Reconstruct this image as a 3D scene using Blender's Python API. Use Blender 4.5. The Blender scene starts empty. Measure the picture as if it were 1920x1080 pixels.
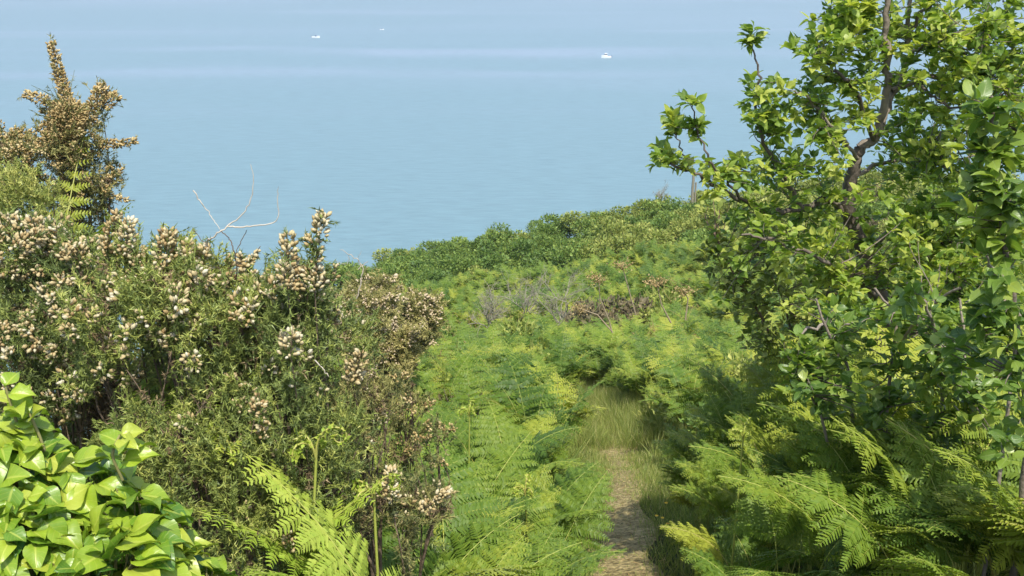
import bpy, math, random
import numpy as np
from mathutils import Vector

# ------------------------------------------------------------------ camera, sky, sun, exposure
sc = bpy.context.scene
COL = sc.collection
CZ = 80.0
PITCH = math.radians(18.0)
F = 2059.0                      # focal length in pixels of the 1920 wide photograph
cam_d = bpy.data.cameras.new('camera'); cam = bpy.data.objects.new('camera', cam_d); COL.objects.link(cam)
cam.location = (0, 0, CZ); cam.rotation_euler = (math.pi/2 - PITCH, 0, 0)
cam_d.sensor_width = 36.0; cam_d.lens = 36.0*F/1920.0
cam_d.clip_start = 0.05; cam_d.clip_end = 30000
sc.camera = cam
SUN_EL, SUN_AZ = math.radians(60), math.radians(166)
w = bpy.data.worlds.new('World'); sc.world = w; w.use_nodes = True
wn = w.node_tree.nodes; wl = w.node_tree.links
sky = wn.new('ShaderNodeTexSky'); sky.sky_type = 'NISHITA'; sky.sun_disc = False
sky.sun_elevation = SUN_EL; sky.sun_rotation = SUN_AZ; sky.air_density = 1.0; sky.dust_density = 1.6; sky.ozone_density = 1.0
bg = wn['Background']; bg.inputs['Strength'].default_value = 0.15
wl.new(sky.outputs[0], bg.inputs['Color'])
sd = bpy.data.lights.new('sun', 'SUN'); so = bpy.data.objects.new('sun', sd); COL.objects.link(so)
sd.energy = 3.1; sd.angle = math.radians(0.53); sd.color = (1.0, 0.955, 0.87)
sv = Vector((math.cos(SUN_EL)*math.sin(SUN_AZ), math.cos(SUN_EL)*math.cos(SUN_AZ), math.sin(SUN_EL)))
so.rotation_euler = sv.to_track_quat('Z', 'Y').to_euler(); so.location = (5, -5, CZ+30)
sc.view_settings.view_transform = 'Standard'; sc.view_settings.look = 'None'
sc.view_settings.exposure = 0.98; sc.view_settings.gamma = 1.0
sc.cycles.max_bounces = 8; sc.cycles.transparent_max_bounces = 8

rng = np.random.default_rng(7); random.seed(7)
U = rng.uniform

# ------------------------------------------------------------------ projection helpers
sp_, cp_ = math.sin(PITCH), math.cos(PITCH)
def ray(px, py):
    u = (px-960.0)/F; v = (py-540.0)/F
    return np.array([u, cp_ - v*sp_, -sp_ - v*cp_])
def at(px, py, Y):
    d = ray(px, py); return np.array([0, 0, CZ]) + d*(Y/d[1])
def proj(P):
    P = np.asarray(P, float) - np.array([0, 0, CZ])
    f = P[..., 1]*cp_ - P[..., 2]*sp_; up = P[..., 1]*sp_ + P[..., 2]*cp_
    f = np.maximum(f, 1e-3)
    return 960+F*P[..., 0]/f, 540-F*up/f

# ------------------------------------------------------------------ terrain
GY = np.array([-30, 0, 7, 13.5, 19, 26, 34, 44, 51, 56, 64, 80, 120, 150, 220.])
GZ = np.array([6.0, -1.6, -4.1, -6.5, -8.4, -10.6, -12.4, -13.9, -14.7, -16.4, -22, -36, -72, -86, -100.])
def vnoise(x, y, s, seed=0):
    return (np.sin(x*s*1.3+seed*1.7+1.3*np.sin(y*s*.9+seed))*np.cos(y*s*1.1+seed*2.3+1.1*np.sin(x*s*.7-seed)))
def H(x, y):
    x = np.asarray(x, float); y = np.asarray(y, float)
    g = np.interp(y, GY, GZ)
    k = np.clip(y/48.0, 0, 1.3)
    xr = np.clip(x, -60, 60)
    tilt = np.where(xr > 0, 2.9*np.tanh(xr/13.0), 0.19*xr)*k
    drop = np.where(x < -5, -0.05*np.clip(-x-5, 0, 60)**1.7, 0)*np.clip(y/20, 0, 1)
    n = 0.10*vnoise(x, y, .55, 1)+0.25*vnoise(x, y, .17, 2)*np.clip(y/20, 0, 1)+.02*vnoise(x, y, 3.1, 3)
    return CZ+g+tilt+drop+n
def ground_hit(px, py):
    d = ray(px, py); t = np.linspace(1.5, 70, 3000)
    P = np.array([0, 0, CZ])+d*t[:, None]
    i = np.argmax(P[:, 2] < H(P[:, 0], P[:, 1]))
    return P[i]

# ------------------------------------------------------------------ mesh accumulation
def nrm(v): return v/np.maximum(np.linalg.norm(v, axis=-1, keepdims=True), 1e-9)
def rdir(n): return nrm(rng.normal(size=(n, 3)))
class Geo:
    def __init__(s): s.V=[]; s.T=[]; s.L=[]; s.M=[]; s.n=0
    def add(s, V, T, L, m=0):
        if len(V) == 0: return
        s.V.append(V); s.T.append(T+s.n); s.L.append(L); s.M.append(np.full(len(T), m)); s.n += len(V)
    def scatter(s, tpl, pos, Y, N, scl, tint, m=0):
        """tpl = (verts, tris, uv) lying in XY, length along Y, normal Z"""
        tv, tt, tu = tpl; n = len(pos)
        if n == 0: return
        Y = nrm(Y); X = nrm(np.cross(Y, N)); Z = np.cross(X, Y)
        scl = np.asarray(scl, float)
        if scl.ndim == 0: scl = np.full((n, 3), float(scl))
        if scl.ndim == 1: scl = np.repeat(scl[:, None], 3, 1)
        q = tv[None]*scl[:, None, :]
        V = pos[:, None, :]+q[:, :, 0:1]*X[:, None]+q[:, :, 1:2]*Y[:, None]+q[:, :, 2:3]*Z[:, None]
        T = (tt[None]+(np.arange(n)*len(tv))[:, None, None]).reshape(-1, 3)
        L = np.empty((n, len(tv), 3)); L[:, :, 0] = tu[:, 0]; L[:, :, 1] = tu[:, 1]; L[:, :, 2] = np.asarray(tint).reshape(-1, 1)
        s.add(V.reshape(-1, 3), T, L.reshape(-1, 3), m)
    def tube(s, pts, rad, sides=6, tint=.5, m=0):
        pts = np.asarray(pts, float); k = len(pts)
        rad = np.broadcast_to(np.asarray(rad, float), (k,))
        t = nrm(np.gradient(pts, axis=0)); a = np.array([.31, .22, .93]); 
        x = nrm(np.cross(t, a)); y = np.cross(t, x)
        an = np.arange(sides)*2*np.pi/sides
        V = pts[:, None]+rad[:, None, None]*(x[:, None]*np.cos(an)[None, :, None]+y[:, None]*np.sin(an)[None, :, None])
        i = np.arange(k-1)[:, None]*sides; j = np.arange(sides)[None]; j2 = (j+1) % sides
        A = i+j; B = i+j2; C = A+sides; D = B+sides
        T = np.concatenate([np.stack([A, B, D], -1).reshape(-1, 3), np.stack([A, D, C], -1).reshape(-1, 3)])
        L = np.empty((k, sides, 3)); L[:, :, 0] = np.arange(sides)/sides; L[:, :, 1] = np.linspace(0, 1, k)[:, None]; L[:, :, 2] = tint
        s.add(V.reshape(-1, 3), T, L.reshape(-1, 3), m)
    def sticks(s, p0, p1, r0, r1, tint, m=0):
        """many thin three sided tapered sticks at once"""
        n = len(p0)
        if n == 0: return
        d = nrm(p1-p0); x = nrm(np.cross(d, np.array([.3, .2, .9]))); y = np.cross(d, x)
        an = np.arange(3)*2*np.pi/3
        ring = x[:, None]*np.cos(an)[None, :, None]+y[:, None]*np.sin(an)[None, :, None]
        r0 = np.broadcast_to(r0, (n,)); r1 = np.broadcast_to(r1, (n,))
        V = np.concatenate([p0[:, None]+ring*r0[:, None, None], p1[:, None]+ring*r1[:, None, None]], 1)
        tt = np.array([[0, 1, 4], [0, 4, 3], [1, 2, 5], [1, 5, 4], [2, 0, 3], [2, 3, 5]])
        T = (tt[None]+(np.arange(n)*6)[:, None, None]).reshape(-1, 3)
        L = np.zeros((n, 6, 3)); L[:, 3:, 1] = 1; L[:, :, 2] = np.asarray(tint).reshape(-1, 1) if np.ndim(tint) else tint
        s.add(V.reshape(-1, 3), T, L.reshape(-1, 3), m)
    def mesh(s, name, mats, smooth=True, origin=None):
        V = np.concatenate(s.V); T = np.concatenate(s.T); L = np.concatenate(s.L); M = np.concatenate(s.M)
        if origin is not None: V = V-np.asarray(origin)
        me = bpy.data.meshes.new(name)
        me.vertices.add(len(V)); me.vertices.foreach_set('co', V.astype(np.float32).ravel())
        me.loops.add(len(T)*3); me.loops.foreach_set('vertex_index', T.astype(np.int32).ravel())
        me.polygons.add(len(T)); me.polygons.foreach_set('loop_start', np.arange(0, len(T)*3, 3, dtype=np.int32))
        me.polygons.foreach_set('loop_total', np.full(len(T), 3, dtype=np.int32))
        me.polygons.foreach_set('use_smooth', np.full(len(T), smooth))
        if not isinstance(mats, (list, tuple)): mats = [mats]
        for m in mats: me.materials.append(m)
        me.polygons.foreach_set('material_index', M.astype(np.int32))
        a = me.attributes.new('lc', 'FLOAT_VECTOR', 'POINT'); a.data.foreach_set('vector', L.astype(np.float32).ravel())
        me.update(calc_edges=True)
        return me
    def obj(s, name, mats, parent=None, smooth=True, origin=None):
        if s.n == 0: return None
        if parent is not None and origin is None: origin = parent['_o'] if '_o' in parent else None
        me = s.mesh(name, mats, smooth, origin)
        o = bpy.data.objects.new(name, me); COL.objects.link(o)
        if parent is not None: o.parent = parent
        elif origin is not None: o.location = tuple(origin)
        return o
def tag(o, label=None, cat=None, group=None, kind=None):
    if label: o['label'] = label
    if cat: o['category'] = cat
    if group: o['group'] = group
    if kind: o['kind'] = kind
    return o
ORIG = {}
def thing(name, label, cat, loc, group=None):
    o = bpy.data.objects.new(name, None); COL.objects.link(o); o.location = tuple(loc); o.empty_display_size = .1
    tag(o, label, cat, group); ORIG[o.name] = np.array(loc, float); return o
def part(g, name, mats, parent, smooth=True):
    if g.n == 0: return None
    o = g.obj(name, mats, None, smooth, ORIG[parent.name]); o.location = (0, 0, 0); o.parent = parent; return o
def copy_tree(o, parent=None):
    c = o.copy(); COL.objects.link(c); c.parent = parent
    for ch in o.children: copy_tree(ch, c)
    return c

# ------------------------------------------------------------------ materials
def mat(name, stops, rough=.6, transl=0.0, vein=None, spec=.4, noise=0.0, nscale=8.0, ttint=None, randamt=0.12, bump=0.0, bscale=60, sheen=0, coat=0):
    m = bpy.data.materials.new(name); m.use_nodes = True; nt = m.node_tree; n = nt.nodes; l = nt.links
    b = n['Principled BSDF']; out = n['Material Output']
    at_ = n.new('ShaderNodeAttribute'); at_.attribute_name = 'lc'
    sep = n.new('ShaderNodeSeparateXYZ'); l.new(at_.outputs['Vector'], sep.inputs[0])
    oi = n.new('ShaderNodeObjectInfo')
    ma = n.new('ShaderNodeMath'); ma.operation = 'MULTIPLY_ADD'; l.new(oi.outputs['Random'], ma.inputs[0])
    ma.inputs[1].default_value = randamt*2; l.new(sep.outputs['Z'], ma.inputs[2])
    mb = n.new('ShaderNodeMath'); mb.operation = 'SUBTRACT'; l.new(ma.outputs[0], mb.inputs[0]); mb.inputs[1].default_value = randamt
    fac = mb.outputs[0]
    if noise:
        tc = n.new('ShaderNodeTexCoord'); nz = n.new('ShaderNodeTexNoise'); nz.inputs['Scale'].default_value = nscale; nz.inputs['Detail'].default_value = 4
        l.new(tc.outputs['Object'], nz.inputs['Vector'])
        mc = n.new('ShaderNodeMath'); mc.operation = 'MULTIPLY_ADD'; l.new(nz.outputs['Fac'], mc.inputs[0]); mc.inputs[1].default_value = noise; l.new(fac, mc.inputs[2])
        md = n.new('ShaderNodeMath'); md.operation = 'SUBTRACT'; l.new(mc.outputs[0], md.inputs[0]); md.inputs[1].default_value = noise*.5
        fac = md.outputs[0]
    r = n.new('ShaderNodeValToRGB'); el = r.color_ramp.elements
    for i, (p, c) in enumerate(stops):
        e = el[i] if i < 2 else el.new(p)
        e.position = p; e.color = (*c, 1)
    l.new(fac, r.inputs[0]); colr = r.outputs[0]
    if vein:
        s1 = n.new('ShaderNodeMath'); s1.operation = 'SUBTRACT'; l.new(sep.outputs['X'], s1.inputs[0]); s1.inputs[1].default_value = .5
        s2 = n.new('ShaderNodeMath'); s2.operation = 'ABSOLUTE'; l.new(s1.outputs[0], s2.inputs[0])
        mr = n.new('ShaderNodeMapRange'); l.new(s2.outputs[0], mr.inputs[0]); mr.inputs[1].default_value = .02; mr.inputs[2].default_value = .07; mr.inputs[3].default_value = .55; mr.inputs[4].default_value = 0
        # side veins: stripes that run outwards and towards the tip
        sv1 = n.new('ShaderNodeMath'); sv1.operation = 'MULTIPLY_ADD'; l.new(s2.outputs[0], sv1.inputs[0]); sv1.inputs[1].default_value = -.55; l.new(sep.outputs['Y'], sv1.inputs[2])
        sv2 = n.new('ShaderNodeMath'); sv2.operation = 'MULTIPLY'; l.new(sv1.outputs[0], sv2.inputs[0]); sv2.inputs[1].default_value = 7
        sv3 = n.new('ShaderNodeMath'); sv3.operation = 'PINGPONG'; l.new(sv2.outputs[0], sv3.inputs[0]); sv3.inputs[1].default_value = .5
        sv4 = n.new('ShaderNodeMapRange'); l.new(sv3.outputs[0], sv4.inputs[0]); sv4.inputs[1].default_value = 0; sv4.inputs[2].default_value = .09; sv4.inputs[3].default_value = .3; sv4.inputs[4].default_value = 0
        mx0 = n.new('ShaderNodeMath'); mx0.operation = 'MAXIMUM'; l.new(mr.outputs[0], mx0.inputs[0]); l.new(sv4.outputs[0], mx0.inputs[1])
        mx = n.new('ShaderNodeMixRGB'); l.new(mx0.outputs[0], mx.inputs[0]); l.new(colr, mx.inputs[1]); mx.inputs[2].default_value = (*vein, 1); colr = mx.outputs[0]
        bp = n.new('ShaderNodeBump'); bp.inputs['Strength'].default_value = .35; bp.inputs['Distance'].default_value = .002
        l.new(mx0.outputs[0], bp.inputs['Height']); bp.invert = True; l.new(bp.outputs[0], b.inputs['Normal'])
    elif bump:
        tc2 = n.new('ShaderNodeTexCoord'); nb = n.new('ShaderNodeTexNoise'); nb.inputs['Scale'].default_value = bscale; nb.inputs['Detail'].default_value = 5
        l.new(tc2.outputs['Object'], nb.inputs['Vector']); bp = n.new('ShaderNodeBump'); bp.inputs['Strength'].default_value = bump; bp.inputs['Distance'].default_value = .01
        l.new(nb.outputs['Fac'], bp.inputs['Height']); l.new(bp.outputs[0], b.inputs['Normal'])
    l.new(colr, b.inputs['Base Color']); b.inputs['Roughness'].default_value = rough
    b.inputs['Specular IOR Level'].default_value = spec
    if coat: b.inputs['Coat Weight'].default_value = coat; b.inputs['Coat Roughness'].default_value = .15
    if transl:
        tr = n.new('ShaderNodeBsdfTranslucent'); mi = n.new('ShaderNodeMixShader'); mi.inputs[0].default_value = transl
        g = n.new('ShaderNodeMixRGB'); g.blend_type = 'MULTIPLY'; g.inputs[0].default_value = 1; l.new(colr, g.inputs[1]); g.inputs[2].default_value = (1.25, 1.3, .6, 1)
        l.new(g.outputs[0], tr.inputs['Color']); l.new(b.outputs[0], mi.inputs[1]); l.new(tr.outputs[0], mi.inputs[2]); l.new(mi.outputs[0], out.inputs['Surface'])
    return m

M_brack = mat('bracken_green', [(0, (.055, .110, .015)), (.3, (.100, .172, .020)), (.6, (.168, .243, .026)), (1, (.32, .35, .042))], .5, .35, spec=.3, randamt=.3)
M_brack_lime = mat('bracken_lime', [(0, (.14, .24, .025)), (.5, (.26, .37, .04)), (1, (.40, .44, .07))], .55, .3, spec=.35)
M_stalk = mat('dry_stalk', [(0, (.16, .12, .07)), (1, (.36, .29, .18))], .8, noise=.4)
M_stipe = mat('bracken_stem', [(0, (.16, .22, .04)), (.6, (.30, .33, .06)), (1, (.38, .30, .10))], .5)
M_dead = mat('dead_frond', [(0, (.12, .075, .03)), (.5, (.26, .18, .07)), (1, (.42, .32, .14))], .8, .1)
M_gorse = mat('gorse_spines', [(0, (.085, .12, .033)), (.4, (.175, .22, .052)), (.75, (.28, .32, .068)), (1, (.43, .42, .11))], .55, .12, spec=.4)
M_gorse_brown = mat('gorse_dry_spines', [(0, (.06, .045, .028)), (.5, (.17, .12, .06)), (1, (.33, .25, .13))], .8)
M_gorse_olive = mat('gorse_olive_spines', [(0, (.09, .11, .035)), (.5, (.23, .22, .065)), (1, (.42, .36, .13))], .7, .1)
M_pod = mat('gorse_pods', [(0, (.13, .07, .03)), (.25, (.26, .17, .068)), (.5, (.36, .275, .125)), (.75, (.43, .36, .195)), (1, (.48, .44, .31))], .7, spec=.3)
M_pod_gold = mat('gorse_pods_golden', [(0, (.12, .075, .03)), (.4, (.29, .195, .07)), (.75, (.42, .32, .135)), (1, (.52, .43, .24))], .7)
M_pod_far = mat('gorse_pods_dull', [(0, (.22, .17, .08)), (.5, (.42, .33, .18)), (1, (.55, .45, .31))], .8)
M_wood = mat('gorse_wood', [(0, (.07, .05, .035)), (1, (.22, .16, .10))], .9, noise=.8, nscale=30, bump=.6)
M_bark = mat('apple_bark', [(0, (.07, .055, .042)), (.5, (.15, .12, .09)), (1, (.30, .25, .19))], .9, noise=1.0, nscale=14, bump=.8, bscale=45)
M_twig = mat('brown_twig', [(0, (.06, .04, .025)), (1, (.17, .115, .07))], .8, noise=.5, nscale=20)
M_dry = mat('bleached_twig', [(0, (.28, .23, .17)), (.5, (.40, .34, .26)), (1, (.60, .54, .44))], .8, noise=.6, nscale=12)
M_grey = mat('grey_dead_twig', [(0, (.11, .10, .065)), (1, (.33, .30, .215))], .85, noise=.3)
M_apple = mat('apple_leaf', [(0, (.07, .14, .025)), (.4, (.15, .24, .035)), (.75, (.26, .35, .045)), (1, (.43, .47, .09))], .42, .45, vein=(.24, .32, .10), spec=.45)
M_apple2 = mat('sapling_leaf', [(0, (.065, .135, .026)), (.5, (.155, .245, .036)), (1, (.38, .44, .08))], .36, .42, vein=(.26, .34, .10), spec=.45)
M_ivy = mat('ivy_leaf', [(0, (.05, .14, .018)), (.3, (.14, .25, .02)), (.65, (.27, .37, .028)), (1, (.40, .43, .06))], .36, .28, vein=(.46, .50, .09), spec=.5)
M_ivy_stem = mat('ivy_stem', [(0, (.12, .13, .04)), (1, (.30, .26, .10))], .6)
M_scrub_d = mat('scrub_dark_leaf', [(0, (.05, .10, .018)), (.5, (.115, .19, .03)), (1, (.26, .33, .06))], .6, .2)
M_scrub_o = mat('scrub_olive_leaf', [(0, (.08, .12, .022)), (.5, (.20, .25, .04)), (1, (.42, .42, .11))], .65, .2)
M_scrub_b = mat('scrub_brown_leaf', [(0, (.07, .065, .03)), (.5, (.17, .135, .07)), (1, (.33, .27, .15))], .7, .1)
M_grass = mat('grass_blades', [(0, (.10, .17, .03)), (.5, (.25, .29, .06)), (.8, (.42, .39, .15)), (1, (.58, .50, .28))], .6, .3)
M_yellow = mat('yellow_petal', [(0, (.75, .42, .02)), (1, (.85, .60, .04))], .5, .2)
M_cream = mat('pale_flower', [(0, (.55, .52, .30)), (1, (.68, .64, .42))], .7, .2)

def simple(name, color, rough=.5, metal=0, spec=.5):
    m = bpy.data.materials.new(name); m.use_nodes = True; n = m.node_tree.nodes; l = m.node_tree.links
    b = n['Principled BSDF']; b.inputs['Roughness'].default_value = rough; b.inputs['Metallic'].default_value = metal
    nz = n.new('ShaderNodeTexNoise'); nz.inputs['Scale'].default_value = 6; mx = n.new('ShaderNodeMixRGB'); mx.inputs[1].default_value = (*[c*.85 for c in color], 1); mx.inputs[2].default_value = (*color, 1)
    l.new(nz.outputs['Fac'], mx.inputs[0]); l.new(mx.outputs[0], b.inputs['Base Color']); return m
M_white = simple('boat_white', (.85, .85, .83), .35); M_dark = simple('boat_glass', (.03, .04, .05), .15); M_navy = simple('boat_navy', (.04, .06, .12), .4)
M_fly = simple('fly_black', (.02, .018, .015), .4); M_wing = simple('fly_wing', (.25, .24, .2), .3)

# ground
def ground_material(name, path=False):
    m = bpy.data.materials.new(name); m.use_nodes = True; n = m.node_tree.nodes; l = m.node_tree.links; b = n['Principled BSDF']
    tc = n.new('ShaderNodeTexCoord'); a = n.new('ShaderNodeTexNoise'); a.inputs['Scale'].default_value = 1.7 if not path else 5; a.inputs['Detail'].default_value = 8; a.inputs['Roughness'].default_value = .7
    c = n.new('ShaderNodeTexNoise'); c.inputs['Scale'].default_value = 38; c.inputs['Detail'].default_value = 6
    l.new(tc.outputs['Object'], a.inputs['Vector']); l.new(tc.outputs['Object'], c.inputs['Vector'])
    r = n.new('ShaderNodeValToRGB'); e = r.color_ramp.elements
    if path:
        st = [(.3, (.17, .14, .065)), (.46, (.31, .26, .125)), (.58, (.40, .33, .17)), (.68, (.25, .27, .085))]
    else:
        st = [(.3, (.035, .045, .018)), (.5, (.06, .075, .028)), (.65, (.10, .085, .045)), (.8, (.09, .12, .03))]
    for i, (p, q) in enumerate(st):
        x = e[i] if i < 2 else e.new(p); x.position = p; x.color = (*q, 1)
    l.new(a.outputs['Fac'], r.inputs[0])
    r2 = n.new('ShaderNodeValToRGB'); r2.color_ramp.elements[0].position = .35; r2.color_ramp.elements[0].color = (.45, .42, .38, 1); r2.color_ramp.elements[1].position = .7; r2.color_ramp.elements[1].color = (1.3, 1.25, 1.15, 1)
    l.new(c.outputs['Fac'], r2.inputs[0])
    mx = n.new('ShaderNodeMixRGB'); mx.blend_type = 'MULTIPLY'; mx.inputs[0].default_value = 1; l.new(r.outputs[0], mx.inputs[1]); l.new(r2.outputs[0], mx.inputs[2]); l.new(mx.outputs[0], b.inputs['Base Color'])
    b.inputs['Roughness'].default_value = .95; b.inputs['Specular IOR Level'].default_value = .1
    bp = n.new('ShaderNodeBump'); bp.inputs['Strength'].default_value = .9; bp.inputs['Distance'].default_value = .04; l.new(c.outputs['Fac'], bp.inputs['Height']); l.new(bp.outputs[0], b.inputs['Normal'])
    return m
M_ground = ground_material('hill_soil'); M_path = ground_material('path_earth', True)

def sea_material():
    m = bpy.data.materials.new('sea_water'); m.use_nodes = True; n = m.node_tree.nodes; l = m.node_tree.links; b = n['Principled BSDF']
    tc = n.new('ShaderNodeTexCoord')
    def nz(sx, sy, scale, det=4, dist=0):
        mp = n.new('ShaderNodeMapping'); mp.inputs['Scale'].default_value = (sx, sy, 1); l.new(tc.outputs['Object'], mp.inputs['Vector'])
        t = n.new('ShaderNodeTexNoise'); t.inputs['Scale'].default_value = scale; t.inputs['Detail'].default_value = det; t.inputs['Distortion'].default_value = dist; l.new(mp.outputs[0], t.inputs['Vector']); return t
    # turquoise over the shallow bed near the cliff, bluer in deeper water
    sep = n.new('ShaderNodeSeparateXYZ'); l.new(tc.outputs['Object'], sep.inputs[0])
    dp = n.new('ShaderNodeMapRange'); l.new(sep.outputs['Y'], dp.inputs[0]); dp.inputs[1].default_value = 250; dp.inputs[2].default_value = 800
    cr = n.new('ShaderNodeMixRGB'); cr.inputs[1].default_value = (.119, .203, .222, 1); cr.inputs[2].default_value = (.128, .209, .238, 1); l.new(dp.outputs[0], cr.inputs[0])
    # smooth wind slicks, long and thin
    sl = nz(.0011, .0075, 1.0, 5, .6); rs = n.new('ShaderNodeMapRange'); rs.inputs[1].default_value = .50; rs.inputs[2].default_value = .64; l.new(sl.outputs['Fac'], rs.inputs[0])
    fade = n.new('ShaderNodeMapRange'); l.new(sep.outputs['Y'], fade.inputs[0]); fade.inputs[1].default_value = 420; fade.inputs[2].default_value = 640; fade.inputs[3].default_value = .08; fade.inputs[4].default_value = 1
    # the wind lanes themselves: long bands across the bay with wandering, broken edges
    wz = nz(.0022, .004, 1.0, 6, .4); wy = n.new('ShaderNodeMath'); wy.operation = 'MULTIPLY_ADD'; l.new(wz.outputs['Fac'], wy.inputs[0]); wy.inputs[1].default_value = 190; l.new(sep.outputs['Y'], wy.inputs[2])
    wm = n.new('ShaderNodeMapRange'); l.new(wy.outputs[0], wm.inputs[0]); wm.inputs[1].default_value = 595; wm.inputs[2].default_value = 1595
    wr = n.new('ShaderNodeValToRGB'); we = wr.color_ramp.elements
    for q_, (p_, v_) in enumerate([(.0, 0), (.12, 0), (.165, .75), (.19, .15), (.235, .1), (.275, 1.), (.30, .8), (.32, .05), (.42, 0), (.455, .8), (.47, .1), (.62, 0), (.68, .7), (.72, .1), (.9, .6)]):
        ww = we[q_] if q_ < 2 else we.new(p_); ww.position = p_; ww.color = (v_, v_, v_, 1)
    l.new(wm.outputs[0], wr.inputs[0]); mk = nz(.0035, .006, 1.0, 3, .2); mkr = n.new('ShaderNodeMapRange'); l.new(mk.outputs['Fac'], mkr.inputs[0]); mkr.inputs[1].default_value = .38; mkr.inputs[2].default_value = .58
    wmm = n.new('ShaderNodeMath'); wmm.operation = 'MULTIPLY'; l.new(wr.outputs[0], wmm.inputs[0]); l.new(mkr.outputs[0], wmm.inputs[1])
    mxx = n.new('ShaderNodeMath'); mxx.operation = 'MAXIMUM'; l.new(wmm.outputs[0], mxx.inputs[0]); hs = n.new('ShaderNodeMath'); hs.operation = 'MULTIPLY'; l.new(rs.outputs[0], hs.inputs[0]); hs.inputs[1].default_value = .35; l.new(hs.outputs[0], mxx.inputs[1])
    fm = n.new('ShaderNodeMath'); fm.operation = 'MULTIPLY'; l.new(mxx.outputs[0], fm.inputs[0]); l.new(fade.outputs[0], fm.inputs[1])
    fm2 = n.new('ShaderNodeMath'); fm2.operation = 'MULTIPLY'; l.new(fm.outputs[0], fm2.inputs[0]); fm2.inputs[1].default_value = .55
    c2 = n.new('ShaderNodeMixRGB'); l.new(fm2.outputs[0], c2.inputs[0]); l.new(cr.outputs[0], c2.inputs[1]); c2.inputs[2].default_value = (.23, .275, .35, 1)
    # wave-scale mottling of the water colour
    mo = nz(.12, .45, 1.0, 6, .3); rm = n.new('ShaderNodeMapRange'); l.new(mo.outputs['Fac'], rm.inputs[0]); rm.inputs[1].default_value = .3; rm.inputs[2].default_value = .7; rm.inputs[3].default_value = .88; rm.inputs[4].default_value = 1.11
    c3 = n.new('ShaderNodeVectorMath'); c3.operation = 'SCALE'; l.new(c2.outputs[0], c3.inputs[0]); l.new(rm.outputs[0], c3.inputs['Scale'])
    l.new(c3.outputs[0], b.inputs['Base Color']); b.inputs['Roughness'].default_value = .45; b.inputs['Specular IOR Level'].default_value = .35
    wv = nz(.25, .8, 1.0, 8, .2); bp = n.new('ShaderNodeBump'); bp.inputs['Strength'].default_value = .25; bp.inputs['Distance'].default_value = .6
    l.new(wv.outputs['Fac'], bp.inputs['Height']); l.new(bp.outputs[0], b.inputs['Normal'])
    return m
M_sea = sea_material()

# ------------------------------------------------------------------ setting
def grid_obj(name, X, Y, Z, m, kind='structure'):
    ny, nx = X.shape; V = np.stack([X, Y, Z], -1).reshape(-1, 3)
    i = np.arange(ny-1)[:, None]*nx+np.arange(nx-1)[None]
    T = np.concatenate([np.stack([i, i+1, i+nx+1], -1).reshape(-1, 3), np.stack([i, i+nx+1, i+nx], -1).reshape(-1, 3)])
    g = Geo(); L = np.zeros((len(V), 3)); g.add(V, T, L); o = g.obj(name, m); o['kind'] = kind; return o
xs = np.concatenate([np.linspace(-120, -14, 40), np.linspace(-13.5, 24, 190), np.linspace(25, 140, 40)])
ys = np.concatenate([np.linspace(-30, 1, 20), np.linspace(1.3, 30, 170), np.linspace(30.4, 70, 100), np.linspace(72, 220, 60)])
X, Y = np.meshgrid(xs, ys); grid_obj('hillside', X, Y, H(X, Y), M_ground)
xs = np.array([-3000, -1500, -800, -300, 0, 300, 800, 1500, 3000.]); ys = np.array([-200, 0, 200, 500, 1000, 2000, 3600.])
X, Y = np.meshgrid(xs, ys); grid_obj('sea', X, Y, X*0, M_sea)

path_px = [(1165, 1180), (1168, 1080), (1172, 1020), (1165, 950), (1168, 890), (1150, 840), (1128, 800), (1100, 770), (1060, 745)]
PP = np.array([ground_hit(*p) for p in path_px])
pt = np.linspace(0, len(PP)-1, 90); PC = np.stack([np.interp(pt, np.arange(len(PP)), PP[:, k]) for k in range(2)], -1)
PC = np.concatenate([np.array([[PC[0, 0]-.3*(1-k/10), PC[0, 1]-3*(1-k/10)] for k in range(10)]), PC])
wd = .18+.05*np.sin(np.arange(len(PC))*.4)
wd = wd*np.interp(PC[:, 1], [7, 11, 15], [1.0, 1.35, .5])
off = np.linspace(-1, 1, 9)
X = PC[:, 0:1]+off[None]*wd[:, None]; Y = np.repeat(PC[:, 1:2], 9, 1); Z = H(X, Y)+.012-.01*np.abs(off)[None]**3+.004
grid_obj('path', X, Y, Z, M_path)
def blocks_path(x, y):
    """true for spots too close to the start of the path, which walkers keep open"""
    x = np.asarray(x, float); y = np.asarray(y, float); px, _ = proj(np.stack([x, y, H(x, y)+.8], -1))
    return (y < 6.6) & (px > 1118-.22*F/y) & (px < 1236+.14*F/y)
def path_dist(x, y):
    d = np.full(np.shape(x), 1e9)
    for c in PC: d = np.minimum(d, np.hypot(x-c[0], y-c[1]))
    return d

# ------------------------------------------------------------------ templates
def leaf_tpl(nr=5, wid=.5, fold=.15, curl=.25, wave=0., base=.35, cols=3, tip=1.0):
    ts = np.linspace(0, 1, nr); V = []; Uv = []
    cs = np.linspace(-1, 1, cols)
    for t in ts:
        wv = wid*.5*(math.sin(math.pi*t**(.75*(1-.2*base)))**.8)*(1-.35*t**3*tip) if 0 < t < 1 else (.01 if t == 0 else .0)
        for c in cs:
            V.append((c*wv, t, fold*abs(c)*wv*2-curl*t*t+wave*math.sin(t*7+c*2)*abs(c))); Uv.append((.5+.5*c, t))
    T = []
    for i in range(nr-1):
        for j in range(cols-1):
            a = i*cols+j; T += [(a, a+1, a+cols+1), (a, a+cols+1, a+cols)]
    return np.array(V), np.array(T), np.array(Uv)
L_APPLE = [leaf_tpl(6, w_, f_, c, wv) for w_, f_, c, wv in ((.62, .15, .05, .03), (.68, .08, .25, .04), (.58, .25, .4, .03), (.64, .12, -.12, .05))]
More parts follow.
